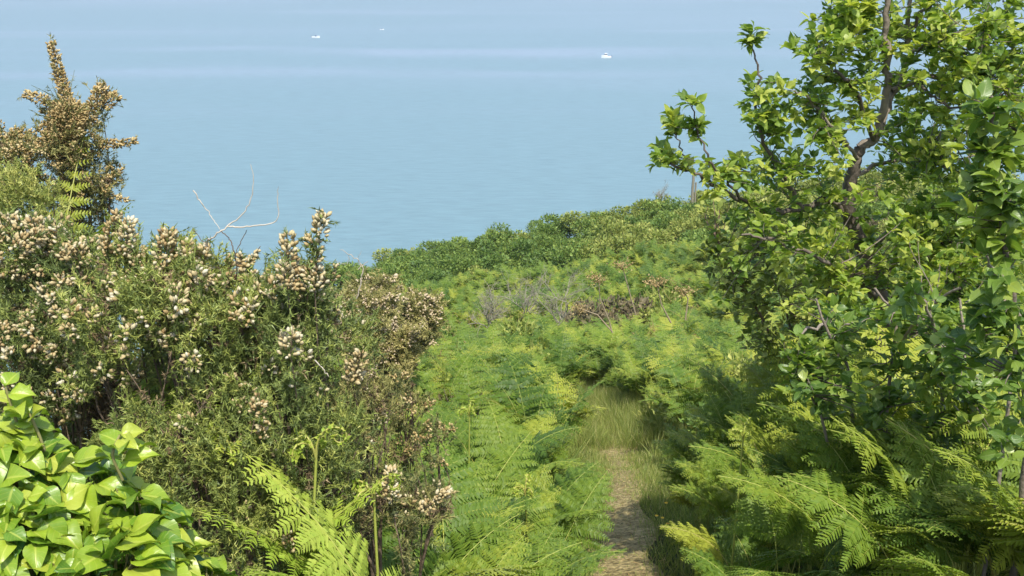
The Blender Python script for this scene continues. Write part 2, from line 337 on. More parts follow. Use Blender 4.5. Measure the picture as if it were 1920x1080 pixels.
L_IVY = [leaf_tpl(8, w_, f_, c, wv, cols=7, tip=.6) for w_, f_, c, wv in ((.88, .10, .2, .08), (.72, .22, .3, .10), (.98, .06, .12, .10), (.8, .18, .4, .07))]
L_QUAD = (np.array([(-.5, 0, 0), (0, -.1, 0), (.5, .5, .1), (0, 1, -.1), (-.5, .5, .1)][1:]+[]) if False else np.array([(0, 0, 0), (.28, .45, .08), (0, 1, -.08), (-.28, .45, .08)]), np.array([(0, 1, 2), (0, 2, 3)]), np.array([(.5, 0), (1, .5), (.5, 1), (0, .5)]))
SPINE = (np.array([(-.06, 0, 0), (.06, 0, 0), (0, 1, 0)]), np.array([(0, 1, 2)]), np.array([(0, 0), (1, 0), (.5, 1)]))
def pinnule_tpl(n=4):
    """solid tapering leaflet with a shallow toothed edge"""
    V = []; Uv = []; T = []; ts = np.linspace(0, 1, 2*n+1)
    for k, t in enumerate(ts):
        wv = .25*(1-t)**.5*(1.12 if k % 2 else .78) if t < 1 else .0
        if k == 0: wv = .16
        for s_ in (-1, 0, 1): V.append((s_*wv, t-(.03 if k % 2 == 0 and s_ else 0), .03*abs(s_)-.14*t*t)); Uv.append((.5+.5*s_, t))
    for k in range(2*n):
        a = k*3
        for q in (0, 1): T += [(a+q, a+q+1, a+q+4), (a+q, a+q+4, a+q+3)]
    return np.array(V), np.array(T), np.array(Uv)
P0 = pinnule_tpl(2); P1 = (np.array([(0, 0, 0), (.3, .3, .03), (0, 1, -.1), (-.3, .3, .03)]), np.array([(0, 1, 2), (0, 2, 3)]), np.array([(.5, 0), (1, .4), (.5, 1), (0, .4)]))
BLADE = (np.array([(-.5, 0, 0), (.5, 0, 0), (-.35, .5, .06), (.35, .5, .06), (0, 1, .28)]), np.array([(0, 1, 3), (0, 3, 2), (2, 3, 4)]), np.array([(0, 0), (1, 0), (0, .5), (1, .5), (.5, 1)]))
def pod_tpl(k=6):
    V = [(0, 0, 0)]; Uv = [(.5, 0)]
    for t, r in ((.2, .25), (.62, .29)):
        for a in range(k):
            V.append((r*math.cos(a*2*math.pi/k), t, .75*r*math.sin(a*2*math.pi/k))); Uv.append((a/k, t))
    V.append((0, 1, 0)); Uv.append((.5, 1)); T = []
    for a in range(k):
        b = (a+1) % k
        T += [(0, 1+b, 1+a), (1+a, 1+b, 1+k+b), (1+a, 1+k+b, 1+k+a), (1+k+a, 1+k+b, 1+2*k)]
    return np.array(V), np.array(T), np.array(Uv)
POD = pod_tpl(6); POD4 = pod_tpl(4)

# ------------------------------------------------------------------ bracken
def frond_geo(gl, gs, r, base, az, total, lean0, lean1, blade_frac=.6, detail=True, curl=0., tint=.5, width=.62, npair=13):
    """one bracken frond: stipe, arching rachis, tapering pinnae each carrying pinnules"""
    K = 26; s = np.linspace(0, 1, K); q0 = 1-blade_frac-.12; th = lean0*(1-.3*s)+(lean1-lean0)*np.clip((s-q0)/(1-q0), 0, 1)**.8
    th = th+curl*np.clip((s-.72)/.28, 0, 1)**2
    step = total/(K-1); hx, hy = math.cos(az), math.sin(az)
    d = np.stack([np.sin(th)*hx, np.sin(th)*hy, np.cos(th)], -1)
    P = np.array(base)+np.concatenate([[np.zeros(3)], np.cumsum(d[:-1]*step, 0)])
    gs.tube(P, np.linspace(.0045, .0012, K)*(total/1.0)**.5, 4, tint)
    side = np.array([-hy, hx, 0.]); b0 = 1-blade_frac; L = total*blade_frac
    pos=[]; Yd=[]; Nn=[]; sc_=[]; ti=[]
    for i in range(npair):
        t = (i/npair)**.88; sr = b0+(1-b0)*t; f = sr*(K-1); k = min(int(f), K-2); q = f-k
        p = P[k]*(1-q)+P[k+1]*q; T = nrm(d[k]*(1-q)+d[k+1]*q); N = nrm(np.cross(T, side)); 
        if N[2] < 0 and curl == 0: N = -N
        Lp = L*width*(1-t)**.85*(1 if i else .85)+.01
        for sg in (-1, 1):
            a = r.uniform(.12, .32)+.35*t; roll = r.uniform(-.25, .25)*(1 if detail else 2.2)
            D = nrm(side*sg*math.cos(a)+T*math.sin(a)+N*roll); lp = Lp*r.uniform(.85, 1.1)
            npn = max(3, int(lp/(.0125 if detail else .026))); ss = (np.arange(npn)+.5)/npn
            dr = r.uniform(.10, .3)
            C = p+D*ss[:, None]*lp+np.array([0, 0, -1.])*(dr*lp*ss**2)[:, None]
            if lp > .05: gs.tube(np.array([p, p+D*.5*lp+np.array([0, 0, -dr*lp*.25]), p+D*lp+np.array([0, 0, -dr*lp])]), [.0016, .0011, .0005], 3, tint)
            Dt = nrm(D+np.array([0, 0, -1.])*(2*dr*ss)[:, None]); S = nrm(np.cross(np.broadcast_to(N, Dt.shape), Dt))
            pl = np.minimum(lp*.24, .045)*(1-ss)**.7+.008
            for s2 in (-1, 1):
                n_ = len(ss)
                pos.append(C); Yd.append(nrm(S*s2+Dt*.45+r.normal(0, .08, (n_, 3))-N*.12)); Nn.append(np.broadcast_to(N, Dt.shape)+r.normal(0, .18, (n_, 3))); sc_.append(pl)
                ti.append(np.clip(tint+.12*t+r.normal(0, .07, n_), 0, 1))
    sc1 = np.concatenate(sc_); wfac = 1.0 if detail else 1.15
    gl.scatter(P0 if detail else P1, np.concatenate(pos), np.concatenate(Yd), np.concatenate(Nn), np.stack([np.minimum(sc1*1.1, .0255 if detail else .062)*wfac, sc1, sc1], -1), np.concatenate(ti))
    return P

def bracken_plant(loc, label, group, nf=4, hgt=1.0, detail=True, lime=False, seed=0, tint=.45, spread=(1.1, 1.75), fronds=None, bf=.44):
    r = np.random.default_rng(seed); t = thing('bracken_fern', label, 'bracken', loc, group)
    az0 = r.uniform(0, 6.28)
    for i in range(nf):
        gl, gs = Geo(), Geo(); az = az0+i*6.28/nf+r.uniform(-.5, .5)
        tot = hgt*r.uniform(1.0, 1.35)
        frond_geo(gl, gs, r, np.array(loc)+np.array([math.cos(az), math.sin(az), 0])*.03, az, tot, r.uniform(.05, .42), r.uniform(*spread), bf*r.uniform(.85, 1.15), detail, 0, tint+r.uniform(-.12, .15))
        fr = part(gl, 'frond', M_brack_lime if lime else M_brack, t); 
        st = gs.obj('stalk', M_stipe, None, True, ORIG[t.name]); st.location = (0, 0, 0); st.parent = fr
    return t
def far_fern_mesh(seed, hgt=.9, nf=9):
    r = np.random.default_rng(seed); g = Geo(); gs = Geo(); az0 = r.uniform(0, 6)
    for i in range(nf):
        frond_geo(g, gs, r, np.zeros(3), az0+i*6.28/nf+r.uniform(-.5, .5), hgt*r.uniform(.9, 1.3), r.uniform(.1, .35), r.uniform(1.1, 1.8), .38, False, 0, .45+r.uniform(-.4, .4), npair=10)
    for V, T, L in zip(gs.V, gs.T, gs.L): pass
    nV = np.concatenate(gs.V); nL = np.concatenate(gs.L); g.add(nV, np.concatenate(gs.T), nL, 1)
    return g.mesh('bracken_fern', [M_brack, M_stipe])

FERN_ME = [far_fern_mesh(50+i, .85+.08*i) for i in range(6)]
def place(o, x, y, s, rz=None, z=None, tilt=.0):
    o.location = (x, y, float(H(x, y)) if z is None else z); o.scale = (s,)*3
    o.rotation_euler = (U(-tilt, tilt), U(-tilt, tilt), U(0, 6.28) if rz is None else rz)

# foreground stand at lower right -- plants placed on the slope
fg = []
protoR = [bracken_plant((0, 0, 0), 'x', None, 7, .98, True, False, 100+i, .46+.10*(i % 3), bf=.34) for i in range(4)]
def put_proto(protos, i, x, y, s, rz, label, group, dz=0, used=set()):
    p = protos[i % len(protos)]
    o = p if p.name not in used else copy_tree(p)
    used.add(p.name); o.location = (x, y, float(H(x, y))+dz); o.scale = (s,)*3; o.rotation_euler = (U(-.08, .08), U(-.08, .08), rz)
    o['label'] = label; o['group'] = group; return o
spotsR = []
def clear_of_gap(x, y): return True
k = 0
for Yd in np.arange(3.0, 8.6, .28):
    for xx in np.arange(.2, 5.2, .30):
        x = xx+U(-.15, .15); y = Yd+U(-.15, .15)
        z = float(H(x, y)); px, py = proj(np.array([x, y, z+.8]))
        if px < 1235+max(0, (py-900))*.2 or px > 2150 or py < 780: continue
        if path_dist(x, y) < (.46 if y > 5 else .6): continue
        if blocks_path(x, y): continue
        spotsR.append((x, y, px, py))
for i, (x, y, px, py) in enumerate(spotsR):
    lab = 'full green bracken fern in the dense stand right of the path' if py < 960 else 'broad dark green bracken fern at the bottom right beside the path end'
    put_proto(protoR, i, x, y, min(.62+.8*(float(path_dist(x, y))-.45), U(1.0, 1.28) if y < 6.5 else U(.9, 1.15)), U(0, 6.28), lab, 'bracken ferns right of the path')

# near lime fronds at lower left, traced to where they stand
def single_fern(px, py, Y, lean_az, tot, l0, l1, label, lime=True, curl=0, tint=.5, width=.38, group='young lime green bracken among the gorse'):
    tip = at(px, py, Y); x, y = tip[0], tip[1]
    base = np.array([x-math.cos(lean_az)*tot*.35, y-math.sin(lean_az)*tot*.35, 0]); 
    # height of the frond's top above its base, so that it reaches the wanted height from the ground
    base[2] = float(H(base[0], base[1])); need = tip[2]-base[2]
    tot = max(tot, need*1.12)
    t = thing('bracken_fern', label, 'bracken', base, group); gl, gs = Geo(), Geo(); r = np.random.default_rng(int(px*7+py))
    frond_geo(gl, gs, r, base, lean_az, tot, l0, l1, .42, True, curl, tint, width, npair=17)
    fr = part(gl, 'frond', M_brack_lime if lime else M_brack, t); st = gs.obj('stalk', M_stipe, None, True, ORIG[t.name]); st.location = (0, 0, 0); st.parent = fr
    return t

# ------------------------------------------------------------------ gorse
def gorse(name, label, blobs, m_sp, m_pod, n_green, n_pod, n_dry=0, group='gorse bushes on the left of the path', spine=.017, shoot=.16, pod=.02, pods_per=30,
          seed=1, rods=None, tintr=(.2, .75), podt=(.2, 1.), stem_r=.009, sides=7, cat='gorse bush', up=.75, depth=1.5, m_dry=None, spread_base=.25):
    """blobs: (px, py, Y, radius px). Spiny shoots grow out of each; pods sit on the outer shoots and on 'rods' [(px,py,Y),(px,py,Y),width px]"""
    r = np.random.default_rng(seed); B = [(at(a, b, c), d*c/F/cp_) for a, b, c, d in blobs]
    cen = np.array([b[0] for b in B]); rad = np.array([b[1] for b in B])
    bx, by = cen[:, 0].mean(), cen[:, 1].mean()+.15; base = np.array([bx, by, float(H(bx, by))])
    t = thing(name, label, cat, base, group); gw, gg, gp, gd = Geo(), Geo(), None, Geo(); heads = []; pod *= .95; n_pod = int(n_pod*2.5); pods_per *= .75
    for c, R in B:                                   # woody stems from the foot up into each mass
        f = base+np.array([r.uniform(-1, 1)*spread_base*.5, r.uniform(-1, 1)*spread_base*.5, -.03]); m1 = f*.6+c*.4+r.normal(0, .05, 3); m2 = f*.25+c*.75+r.normal(0, .04, 3)
        tt = np.linspace(0, 1, 9)[:, None]; P = (1-tt)**3*f+3*(1-tt)**2*tt*m1+3*(1-tt)*tt**2*m2+tt**3*(c-[0, 0, R*.2])
        gw.tube(P, np.linspace(stem_r, stem_r*.45, 9), 6, r.uniform(.2, .8))
        for q in range(max(2, int(R/.05))):
            e = c+nrm(r.normal(size=3)+[0, 0, .5])*R*.7; gw.tube(np.array([P[6], P[6]*.4+e*.6+r.normal(0, .02, 3), e]), [stem_r*.45, stem_r*.3, stem_r*.15], 4, r.uniform(.2, .8))
    wgt = rad**2/np.sum(rad**2)
    def shoots(n, inner=.35, outer=1.0):
        k = r.choice(len(B), n, p=wgt); d = nrm(r.normal(size=(n, 3))+[0, 0, .35]); u = r.uniform(inner, outer, n)**.5
        sc3 = np.stack([rad[k], rad[k]*depth, rad[k]], -1)
        p = cen[k]+d*sc3*(u*.95)[:, None]; dr = nrm(d*.8+[0, 0, up]+r.normal(0, .28, (n, 3))); return p, dr, k
    def grow(p, dr, ln, geo, tint, dens=1.0, nside=None, sp=spine, msl=0):
        n = len(p); ns = sides if nside is None else nside
        tside = r.uniform(.1, .95, (n, ns)); sd_ = nrm(dr[:, None]*.75+r.normal(0, .6, (n, ns, 3)))
        sp0 = p[:, None]+dr[:, None]*(ln[:, None]*tside)[:, :, None]; sl = ln[:, None]*.42*(1.15-tside)*r.uniform(.7, 1.3, (n, ns))
        A0 = np.concatenate([p, sp0.reshape(-1, 3)]); D = np.concatenate([dr, sd_.reshape(-1, 3)]); Ln = np.concatenate([ln, sl.ravel()])
        ti = np.concatenate([tint, np.repeat(tint, ns)])
        geo.sticks(A0, A0+D*Ln[:, None], .0016, .0007, np.clip(ti-.1, 0, 1)[:, None], msl)
        per = 22; idx = np.repeat(np.arange(len(A0)), per); keep = r.random(len(idx)) < np.clip(Ln[idx]/.11, .25, 1)*dens; idx = idx[keep]
        tt = r.uniform(.05, 1.0, len(idx)); q = A0[idx]+D[idx]*(Ln[idx]*tt)[:, None]
        sdir = nrm(D[idx]*.55+r.normal(0, .62, (len(idx), 3))); s_ = sp*r.uniform(.6, 1.25, len(idx))
        geo.scatter(SPINE, q, sdir, rdir(len(idx)), np.stack([s_*1.9, s_, s_], -1), np.clip(ti[idx]+r.normal(0, .12, len(idx)), 0, 1), msl)
    def podset(c0, d0, ln, width, n, geo):
        """n pods packed round an axis"""
        tt = r.uniform(0, 1, n); a = r.uniform(0, 6.28, n); x = nrm(np.cross(d0, [.2, .9, .1])); y = np.cross(d0, x)
        rr = width*np.sqrt(r.uniform(.15, 1, n))*(1-.35*tt**3)
        o_ = x*np.cos(a)[:, None]+y*np.sin(a)[:, None]; q = c0+d0*(ln*tt)[:, None]+o_*rr[:, None]
        pd = nrm(o_*.75+d0*(.45+tt[:, None]*.6)+r.normal(0, .25, (n, 3))); s_ = pod*r.uniform(.7, 1.15, n)
        geo = Geo() if geo is None else geo
        geo.scatter(POD, q-pd*s_[:, None]*.3, pd, rdir(n), np.stack([s_, s_, s_], -1), np.clip(r.beta(2.2, 1.8, n)*(podt[1]-podt[0])+podt[0], 0, 1)); heads.append(geo)
    if n_green:
        p, dr, k = shoots(n_green); ln = shoot*r.uniform(.6, 1.2, n_green); 
        bt = r.uniform(*tintr, n_green); grow(p-dr*ln[:, None]*.4, dr, ln, gg, bt)
    if n_dry:
        p, dr, k = shoots(n_dry, .02, .55); ln = shoot*r.uniform(.6, 1.2, n_dry); dr = nrm(r.normal(0, 1, (n_dry, 3))+[0, 0, .2])
        grow(p-dr*ln[:, None]*.5, dr, ln, gd, r.uniform(.2, .9, n_dry))
    for i in range(n_pod):
        p, dr, k = shoots(1, .8, 1.05); ln = r.uniform(.4, .9)*shoot; w_ = pod*r.uniform(.8, 1.4)
        grow(p-dr*ln*.7, dr, np.array([ln*1.3]), gg, np.array([r.uniform(*tintr)]), .8)
        podset(p[0]-dr[0]*ln*.1, dr[0], ln*r.uniform(.3, .8), w_, int(pods_per*r.uniform(.6, 1.5)), gp)
    for (a, b, wpx, dens) in (rods or []):
        A = at(*a); Bq = at(*b); d = Bq-A; ln = np.linalg.norm(d); d = d/ln; w_ = wpx*a[2]/F/2
        nn = int(dens*ln*w_/(pod*pod)*8)+6*(dens > .1)
        podset(A, d, ln, w_*.75, nn, gp)
        ns = max(8, int(ln/.012)); q = A+d*r.uniform(-.1, 1, ns)[:, None]*ln; o_ = nrm(r.normal(size=(ns, 3))+d*.7)
        grow(q, o_, np.full(ns, w_*1.5), gg, r.uniform(*tintr, ns), .5, 2)
        foot = base*.35+A*.65; foot[2] = min(foot[2], A[2]-.1)
        cs_ = np.linspace(0, 1, 9)[:, None]; cv = foot*(1-cs_)+A*cs_+np.cumsum(r.normal(0, .008, (9, 3)), 0)*(4*cs_*(1-cs_)); cv = np.concatenate([cv, [A+d*ln]]); gw.tube(cv, np.linspace(stem_r*.45, stem_r*.15, 10), 4, .5)
        nk = 46; ii = r.uniform(3, 8, nk); q = cv[ii.astype(int)]*(1-(ii % 1)[:, None])+cv[ii.astype(int)+1]*(ii % 1)[:, None]; grow(q, nrm(r.normal(size=(nk, 3))+[0, 0, .6]), np.full(nk, shoot*.35), gg, r.uniform(*tintr, nk), .7, 3)
    part(gw, 'stem', M_wood, t); part(gg, 'spines', m_sp, t, False); [part(h, 'seed_head', m_pod, t) for h in heads]; part(gd, 'dry_spines', m_dry or M_gorse_brown, t, False)
    return t

# near left mass -------------------------------------------------------------
gorse('gorse_bush', 'tall golden brown gorse standing against the sea at the far left',
      [(125, 255, 4.4, 55), (60, 300, 4.5, 45), (15, 290, 4.5, 40), (150, 330, 4.4, 45), (185, 340, 4.4, 32), (130, 400, 4.4, 50), (205, 365, 4.4, 22), (110, 470, 4.4, 60), (40, 380, 4.5, 60)],
      M_gorse_olive, M_pod_gold, 260, 60, 80, spine=.016, shoot=.12, pod=.0155, pods_per=22, seed=11, tintr=(.1, .8),
      rods=[((128, 195, 4.4), (95, 78, 4.4), 30, 1.3), ((122, 200, 4.4), (112, 130, 4.4), 24, .8), ((120, 300, 4.4), (125, 190, 4.4), 95, 1.5), ((100, 270, 4.4), (140, 205, 4.3), 100, 1.2), ((92, 190, 4.4), (45, 176, 4.4), 26, 1.2), ((155, 235, 4.4), (195, 160, 4.4), 46, 1.3),
            ((190, 200, 4.4), (222, 178, 4.4), 34, 1.1), ((185, 272, 4.4), (255, 265, 4.4), 22, 1.3), ((190, 340, 4.4), (232, 318, 4.4), 16, 1.0), ((195, 360, 4.4), (240, 376, 4.4), 18, .8), ((0, 300, 4.5), (35, 248, 4.5), 50, 1.1),
            ((50, 300, 4.5), (62, 262, 4.5), 40, 1.1), ((140, 380, 4.4), (120, 300, 4.4), 60, 1.1), ((140, 460, 4.4), (135, 380, 4.4), 55, 1.0)])
gorse('gorse_bush', 'gorse loaded with pale seed pods at the left edge, under the tall one',
      [(30, 470, 2.9, 55), (100, 480, 2.9, 50), (150, 500, 2.8, 45), (60, 560, 2.9, 70), (140, 600, 2.8, 80), (40, 660, 2.8, 80), (110, 720, 2.8, 70), (30, 780, 2.7, 60)],
      M_gorse, M_pod, 330, 52, 60, spine=.0145, shoot=.10, pod=.0195, pods_per=20, seed=12, tintr=(.1, .75),
      rods=[((20, 500, 2.9), (15, 400, 2.9), 55, 1.0), ((75, 480, 2.85), (60, 405, 2.85), 60, 1.1), ((120, 480, 2.85), (105, 425, 2.85), 55, 1.0), ((30, 470, 2.8), (80, 440, 2.8), 60, 1.0), ((150, 500, 2.8), (140, 455, 2.8), 60, 1.)])
gorse('gorse_bush', 'large bluish green gorse with pale seed heads in the middle of the left mass',
      [(230, 500, 2.7, 45), (320, 500, 2.7, 50), (390, 520, 2.7, 45), (200, 600, 2.6, 75), (300, 590, 2.6, 85), (390, 620, 2.6, 80), (450, 600, 2.6, 60), (470, 700, 2.6, 70), (190, 690, 2.6, 60), (400, 760, 2.5, 60), (340, 560, 2.6, 80)],
      M_gorse, M_pod, 520, 46, 60, spine=.0145, shoot=.10, pod=.0185, pods_per=17, seed=13, tintr=(.15, .8),
      rods=[((200, 475, 2.7), (222, 400, 2.7), 46, 1.1), ((232, 480, 2.65), (245, 412, 2.65), 44, 1.1), ((310, 500, 2.65), (315, 432, 2.65), 62, 1.1), ((350, 505, 2.65), (352, 455, 2.65), 50, 1.1), ((380, 510, 2.65), (385, 462, 2.65), 40, 1.0),
            ((260, 500, 2.65), (262, 470, 2.65), 50, 1.), ((300, 530, 2.6), (400, 520, 2.6), 50, .8), ((330, 600, 2.5), (335, 540, 2.5), 60, .7), ((455, 520, 2.75), (450, 475, 2.75), 18, 1.0), ((462, 500, 2.75), (488, 462, 2.75), 16, 1.1), ((430, 540, 2.7), (432, 480, 2.7), 34, .8)])
gorse('gorse_bush', 'gorse with two upright pod spikes reaching above the waterline, right of the bleached twigs',
      [(545, 540, 2.7, 42), (590, 545, 2.7, 38), (560, 600, 2.7, 55), (520, 640, 2.6, 60), (590, 600, 2.8, 40), (560, 690, 2.6, 50), (500, 560, 2.7, 40)],
      M_gorse, M_pod, 240, 14, 50, spine=.0145, shoot=.09, pod=.0195, pods_per=16, seed=14, tintr=(.1, .7),
      rods=[((545, 530, 2.6), (538, 440, 2.6), 48, 1.2), ((598, 445, 2.6), (606, 396, 2.6), 40, 1.2), ((585, 455, 2.6), (575, 445, 2.6), 24, 1.), ((590, 530, 2.6), (600, 445, 2.6), 24, .35), ((590, 540, 2.6), (580, 500, 2.6), 75, 1.0), ((540, 545, 2.55), (530, 500, 2.55), 50, 1.0), ((510, 560, 2.6), (515, 525, 2.6), 40, 1.0),
            ((545, 665, 2.4), (548, 620, 2.4), 58, 1.2)])
gorse('gorse_bush', 'low blue green gorse with few pods, between the ivy and the lime bracken',
      [(250, 810, 2.5, 60), (340, 830, 2.45, 75), (440, 840, 2.45, 80), (350, 930, 2.4, 80), (460, 950, 2.4, 80), (540, 780, 2.5, 75), (560, 880, 2.5, 80), (640, 820, 2.6, 60), (620, 900, 2.6, 70), (300, 900, 2.4, 70), (540, 980, 2.4, 70), (440, 1040, 2.3, 80)],
      M_gorse, M_pod, 760, 6, 40, spine=.013, shoot=.085, pod=.0165, pods_per=9, seed=15, tintr=(.15, .85),
      rods=[((480, 775, 2.4), (486, 745, 2.4), 44, 1.1), ((490, 820, 2.4), (494, 800, 2.4), 34, .8), ((545, 1030, 2.3), (540, 995, 2.3), 34, .7)])
gorse('gorse_bush', 'dry spiny brown gorse stems in the dark hollow of the left mass',
      [(250, 740, 2.9, 60), (330, 740, 2.9, 60), (400, 730, 2.9, 50), (300, 790, 2.85, 60), (420, 800, 2.8, 50), (200, 780, 2.9, 60)],
      M_gorse_brown, M_pod, 60, 0, 240, spine=.015, shoot=.10, seed=16, tintr=(.1, .9), m_dry=M_gorse_brown,
      rods=[((300, 760, 2.5), (322, 660, 2.5), 12, .01), ((290, 770, 2.5), (235, 690, 2.5), 10, .01)])
gorse('gorse_bush', 'small gorse sprig with one grey upright pod cluster beside the fern bank',
      [(665, 730, 2.9, 40), (700, 760, 2.9, 50), (650, 780, 2.9, 50), (690, 820, 2.9, 45)],
      M_gorse_olive, M_pod, 110, 5, 40, spine=.014, shoot=.085, pod=.0195, pods_per=10, seed=17, tintr=(.1, .7), rods=[((660, 715, 2.7), (678, 660, 2.7), 44, 1.2)])
gorse('gorse_bush', 'gorse with orange yellow withered flowers, left of the path among ferns',
      [(750, 740, 3.3, 36), (770, 780, 3.3, 42), (720, 790, 3.3, 40), (820, 830, 3.4, 40), (770, 850, 3.3, 45)],
      M_gorse_olive, M_pod_gold, 90, 16, 20, spine=.014, shoot=.08, pod=.014, pods_per=16, seed=18, tintr=(.1, .8))
gorse('gorse_bush', 'ragged brownish gorse with a slanting pod cluster low at the bottom left of centre',
      [(770, 950, 2.8, 42), (820, 950, 2.8, 32), (720, 935, 2.8, 40), (660, 990, 2.7, 45)],
      M_gorse_olive, M_pod, 120, 8, 40, spine=.014, shoot=.085, pod=.0165, pods_per=12, seed=19, tintr=(.1, .7),
      rods=[((790, 958, 2.6), (842, 920, 2.6), 36, 1.1), ((735, 940, 2.6), (732, 880, 2.6), 44, .8), ((560, 1050, 2.4), (550, 990, 2.4), 36, .6)])
fillb = [(x_+rng.uniform(-20, 20), y_+rng.uniform(-20, 20), Y_+rng.uniform(-.1, .15), 85) for Y_, xs_, y0_ in ((3.15, range(-60, 640, 90), 0), (3.7, range(-80, 560, 120), 0)) for x_ in xs_ for y_ in range(int(np.interp(x_, [-100, 0, 160, 200, 420, 480, 640], [560, 560, 560, 570, 560, 600, 620])), 1000, 105)]
gorse('gorse_bush', 'deep green inner thicket of gorse behind the pod bearing bushes on the left', fillb, M_gorse, M_pod, 1500, 12, 420, spine=.019, shoot=.15, pod=.019, pods_per=9, seed=23, tintr=(.0, .6), stem_r=.008, sides=6)
fillc = [(x_, y_, 3.2, 62) for x_, y_ in ((650, 650), (720, 930), (650, 890), (770, 990), (640, 990), (600, 770))]
gorse('gorse_bush', 'olive green thicket of gorse and dry twigs, left of the fern bank', fillc, M_gorse, M_pod, 190, 6, 20, spine=.017, shoot=.12, pod=.018, pods_per=8, seed=24, tintr=(.0, .8), stem_r=.007, sides=6)
# mid slope gorse with rod shaped seed heads
def midgorse(label, px, py, Y, s, seed, dull=True, nr=8):
    r = np.random.default_rng(seed); rods = []
    for i in range(nr):
        a = r.uniform(-1, 1); x0 = px+a*s*.9; y0 = py+r.uniform(-.1, .5)*s; L_ = s*r.uniform(.45, .9); an = a*.9+r.uniform(-.3, .3)
        rods.append(((x0, y0, Y), (x0+math.sin(an)*L_, y0-math.cos(an)*L_*.8, Y+r.uniform(-.3, .3)), r.uniform(13, 19), 1.0))
    return gorse('gorse_bush', label, [(px-s*.5, py+s*.35, Y, s*.45), (px+s*.45, py+s*.4, Y, s*.45), (px, py+s*.6, Y, s*.6), (px-s*.2, py+s*1.0, Y, s*.55)]+([] if py > 625 else [(px+s*.3, py+s*1.3, Y, s*.6), (px-s*.2, py+s*1.9, Y, s*.6)]), M_gorse_olive, M_pod_far, 150, 26, 8,
                 group='brownish gorse bushes on the mid slope', spine=.05*Y/12, shoot=.28*Y/10, pod=.034*Y/9, pods_per=14, seed=seed, rods=rods, tintr=(.35, 1.), stem_r=.009, sides=4)
midgorse('straw coloured gorse with slanting rod-like heads just under the dark hedge', 785, 570, 14, 36, 31, nr=10)
midgorse('dull gorse hump right behind the two tall pod spikes', 670, 560, 9, 45, 32, nr=6)
midgorse('grey brown gorse at the skyline left end beside the forked white twig', 705, 535, 13, 38, 34, nr=6)
midgorse('faded gorse behind the fern bank, left of the dark olive shrub', 735, 625, 10, 45, 35, nr=5)

# ------------------------------------------------------------------ bleached and dry twigs
def twig(name, label, paths, m, cat='dry twig', group=None, r0=.004, tint=.6):
    """paths: list of ([(px,py,Y)...], r_start, r_end)"""
    P0_ = at(*paths[0][0][0]); t = None
    root = None; geos = []
    for pts, a, b in paths:
        Q = np.array([at(*p) for p in pts]); n = len(Q)
        # smooth by Catmull-Rom
        ext = np.concatenate([[2*Q[0]-Q[1]], Q, [2*Q[-1]-Q[-2]]]); out = []
        for i in range(n-1):
            p0, p1, p2, p3 = ext[i:i+4]
            for u in np.linspace(0, 1, 6, endpoint=False):
                out.append(.5*((2*p1)+(-p0+p2)*u+(2*p0-5*p1+4*p2-p3)*u*u+(-p0+3*p1-3*p2+p3)*u**3))
        out.append(Q[-1]); out = np.array(out); out[1:-1] += rng.normal(0, .0015*pts[0][2]/3, out[1:-1].shape)
        g = Geo(); g.tube(out, np.linspace(a, b, len(out))*.62, 5, tint); geos.append(g)
    G = Geo()
    for g in geos: G.add(g.V[0], g.T[0], g.L[0])
    o = G.obj(name, m, None, True, P0_); tag(o, label, cat, group); return o
twig('dead_branch', 'bleached bare twig curving up over the sea in an arc, above the gorse', [([(405, 640, 2.7), (388, 470, 2.65), (400, 445, 2.6), (425, 425, 2.6), (460, 395, 2.6), (475, 350, 2.6), (470, 308, 2.6)], .0045, .0012),
      ([(425, 425, 2.6), (450, 425, 2.6), (490, 422, 2.6), (520, 412, 2.6), (520, 365, 2.6), (522, 350, 2.6)], .0035, .001),
      ([(412, 430, 2.6), (395, 405, 2.62), (378, 380, 2.62), (362, 357, 2.62)], .0012, .0028)], M_dry)
twig('dead_branch', 'dark curved twig hanging under the bleached arc', [([(412, 432, 2.62), (430, 448, 2.62), (440, 475, 2.62), (445, 530, 2.65)], .0018, .003), ([(462, 432, 2.63), (448, 462, 2.63), (440, 480, 2.63)], .0015, .002), ([(360, 430, 2.65), (395, 470, 2.65), (425, 540, 2.65)], .0012, .0025)], M_twig)
twig('dead_branch', 'forked white dead twig at the left end of the hedge against the water', [([(668, 560, 5.5), (680, 510, 5.5), (672, 490, 5.5), (655, 476, 5.5), (638, 468, 5.5)], .006, .002), ([(672, 505, 5.5), (690, 490, 5.5)], .005, .002), ([(655, 478, 5.5), (648, 496, 5.5), (628, 488, 5.5)], .003, .001), ([(676, 500, 5.5), (672, 482, 5.5), (677, 470, 5.5)], .003, .001)], M_dry)
twig('dead_branch', 'short pale stick lying in the gorse beside the grey pod cluster', [([(590, 675, 2.5), (604, 690, 2.5), (616, 706, 2.5)], .003, .0015)], M_dry)
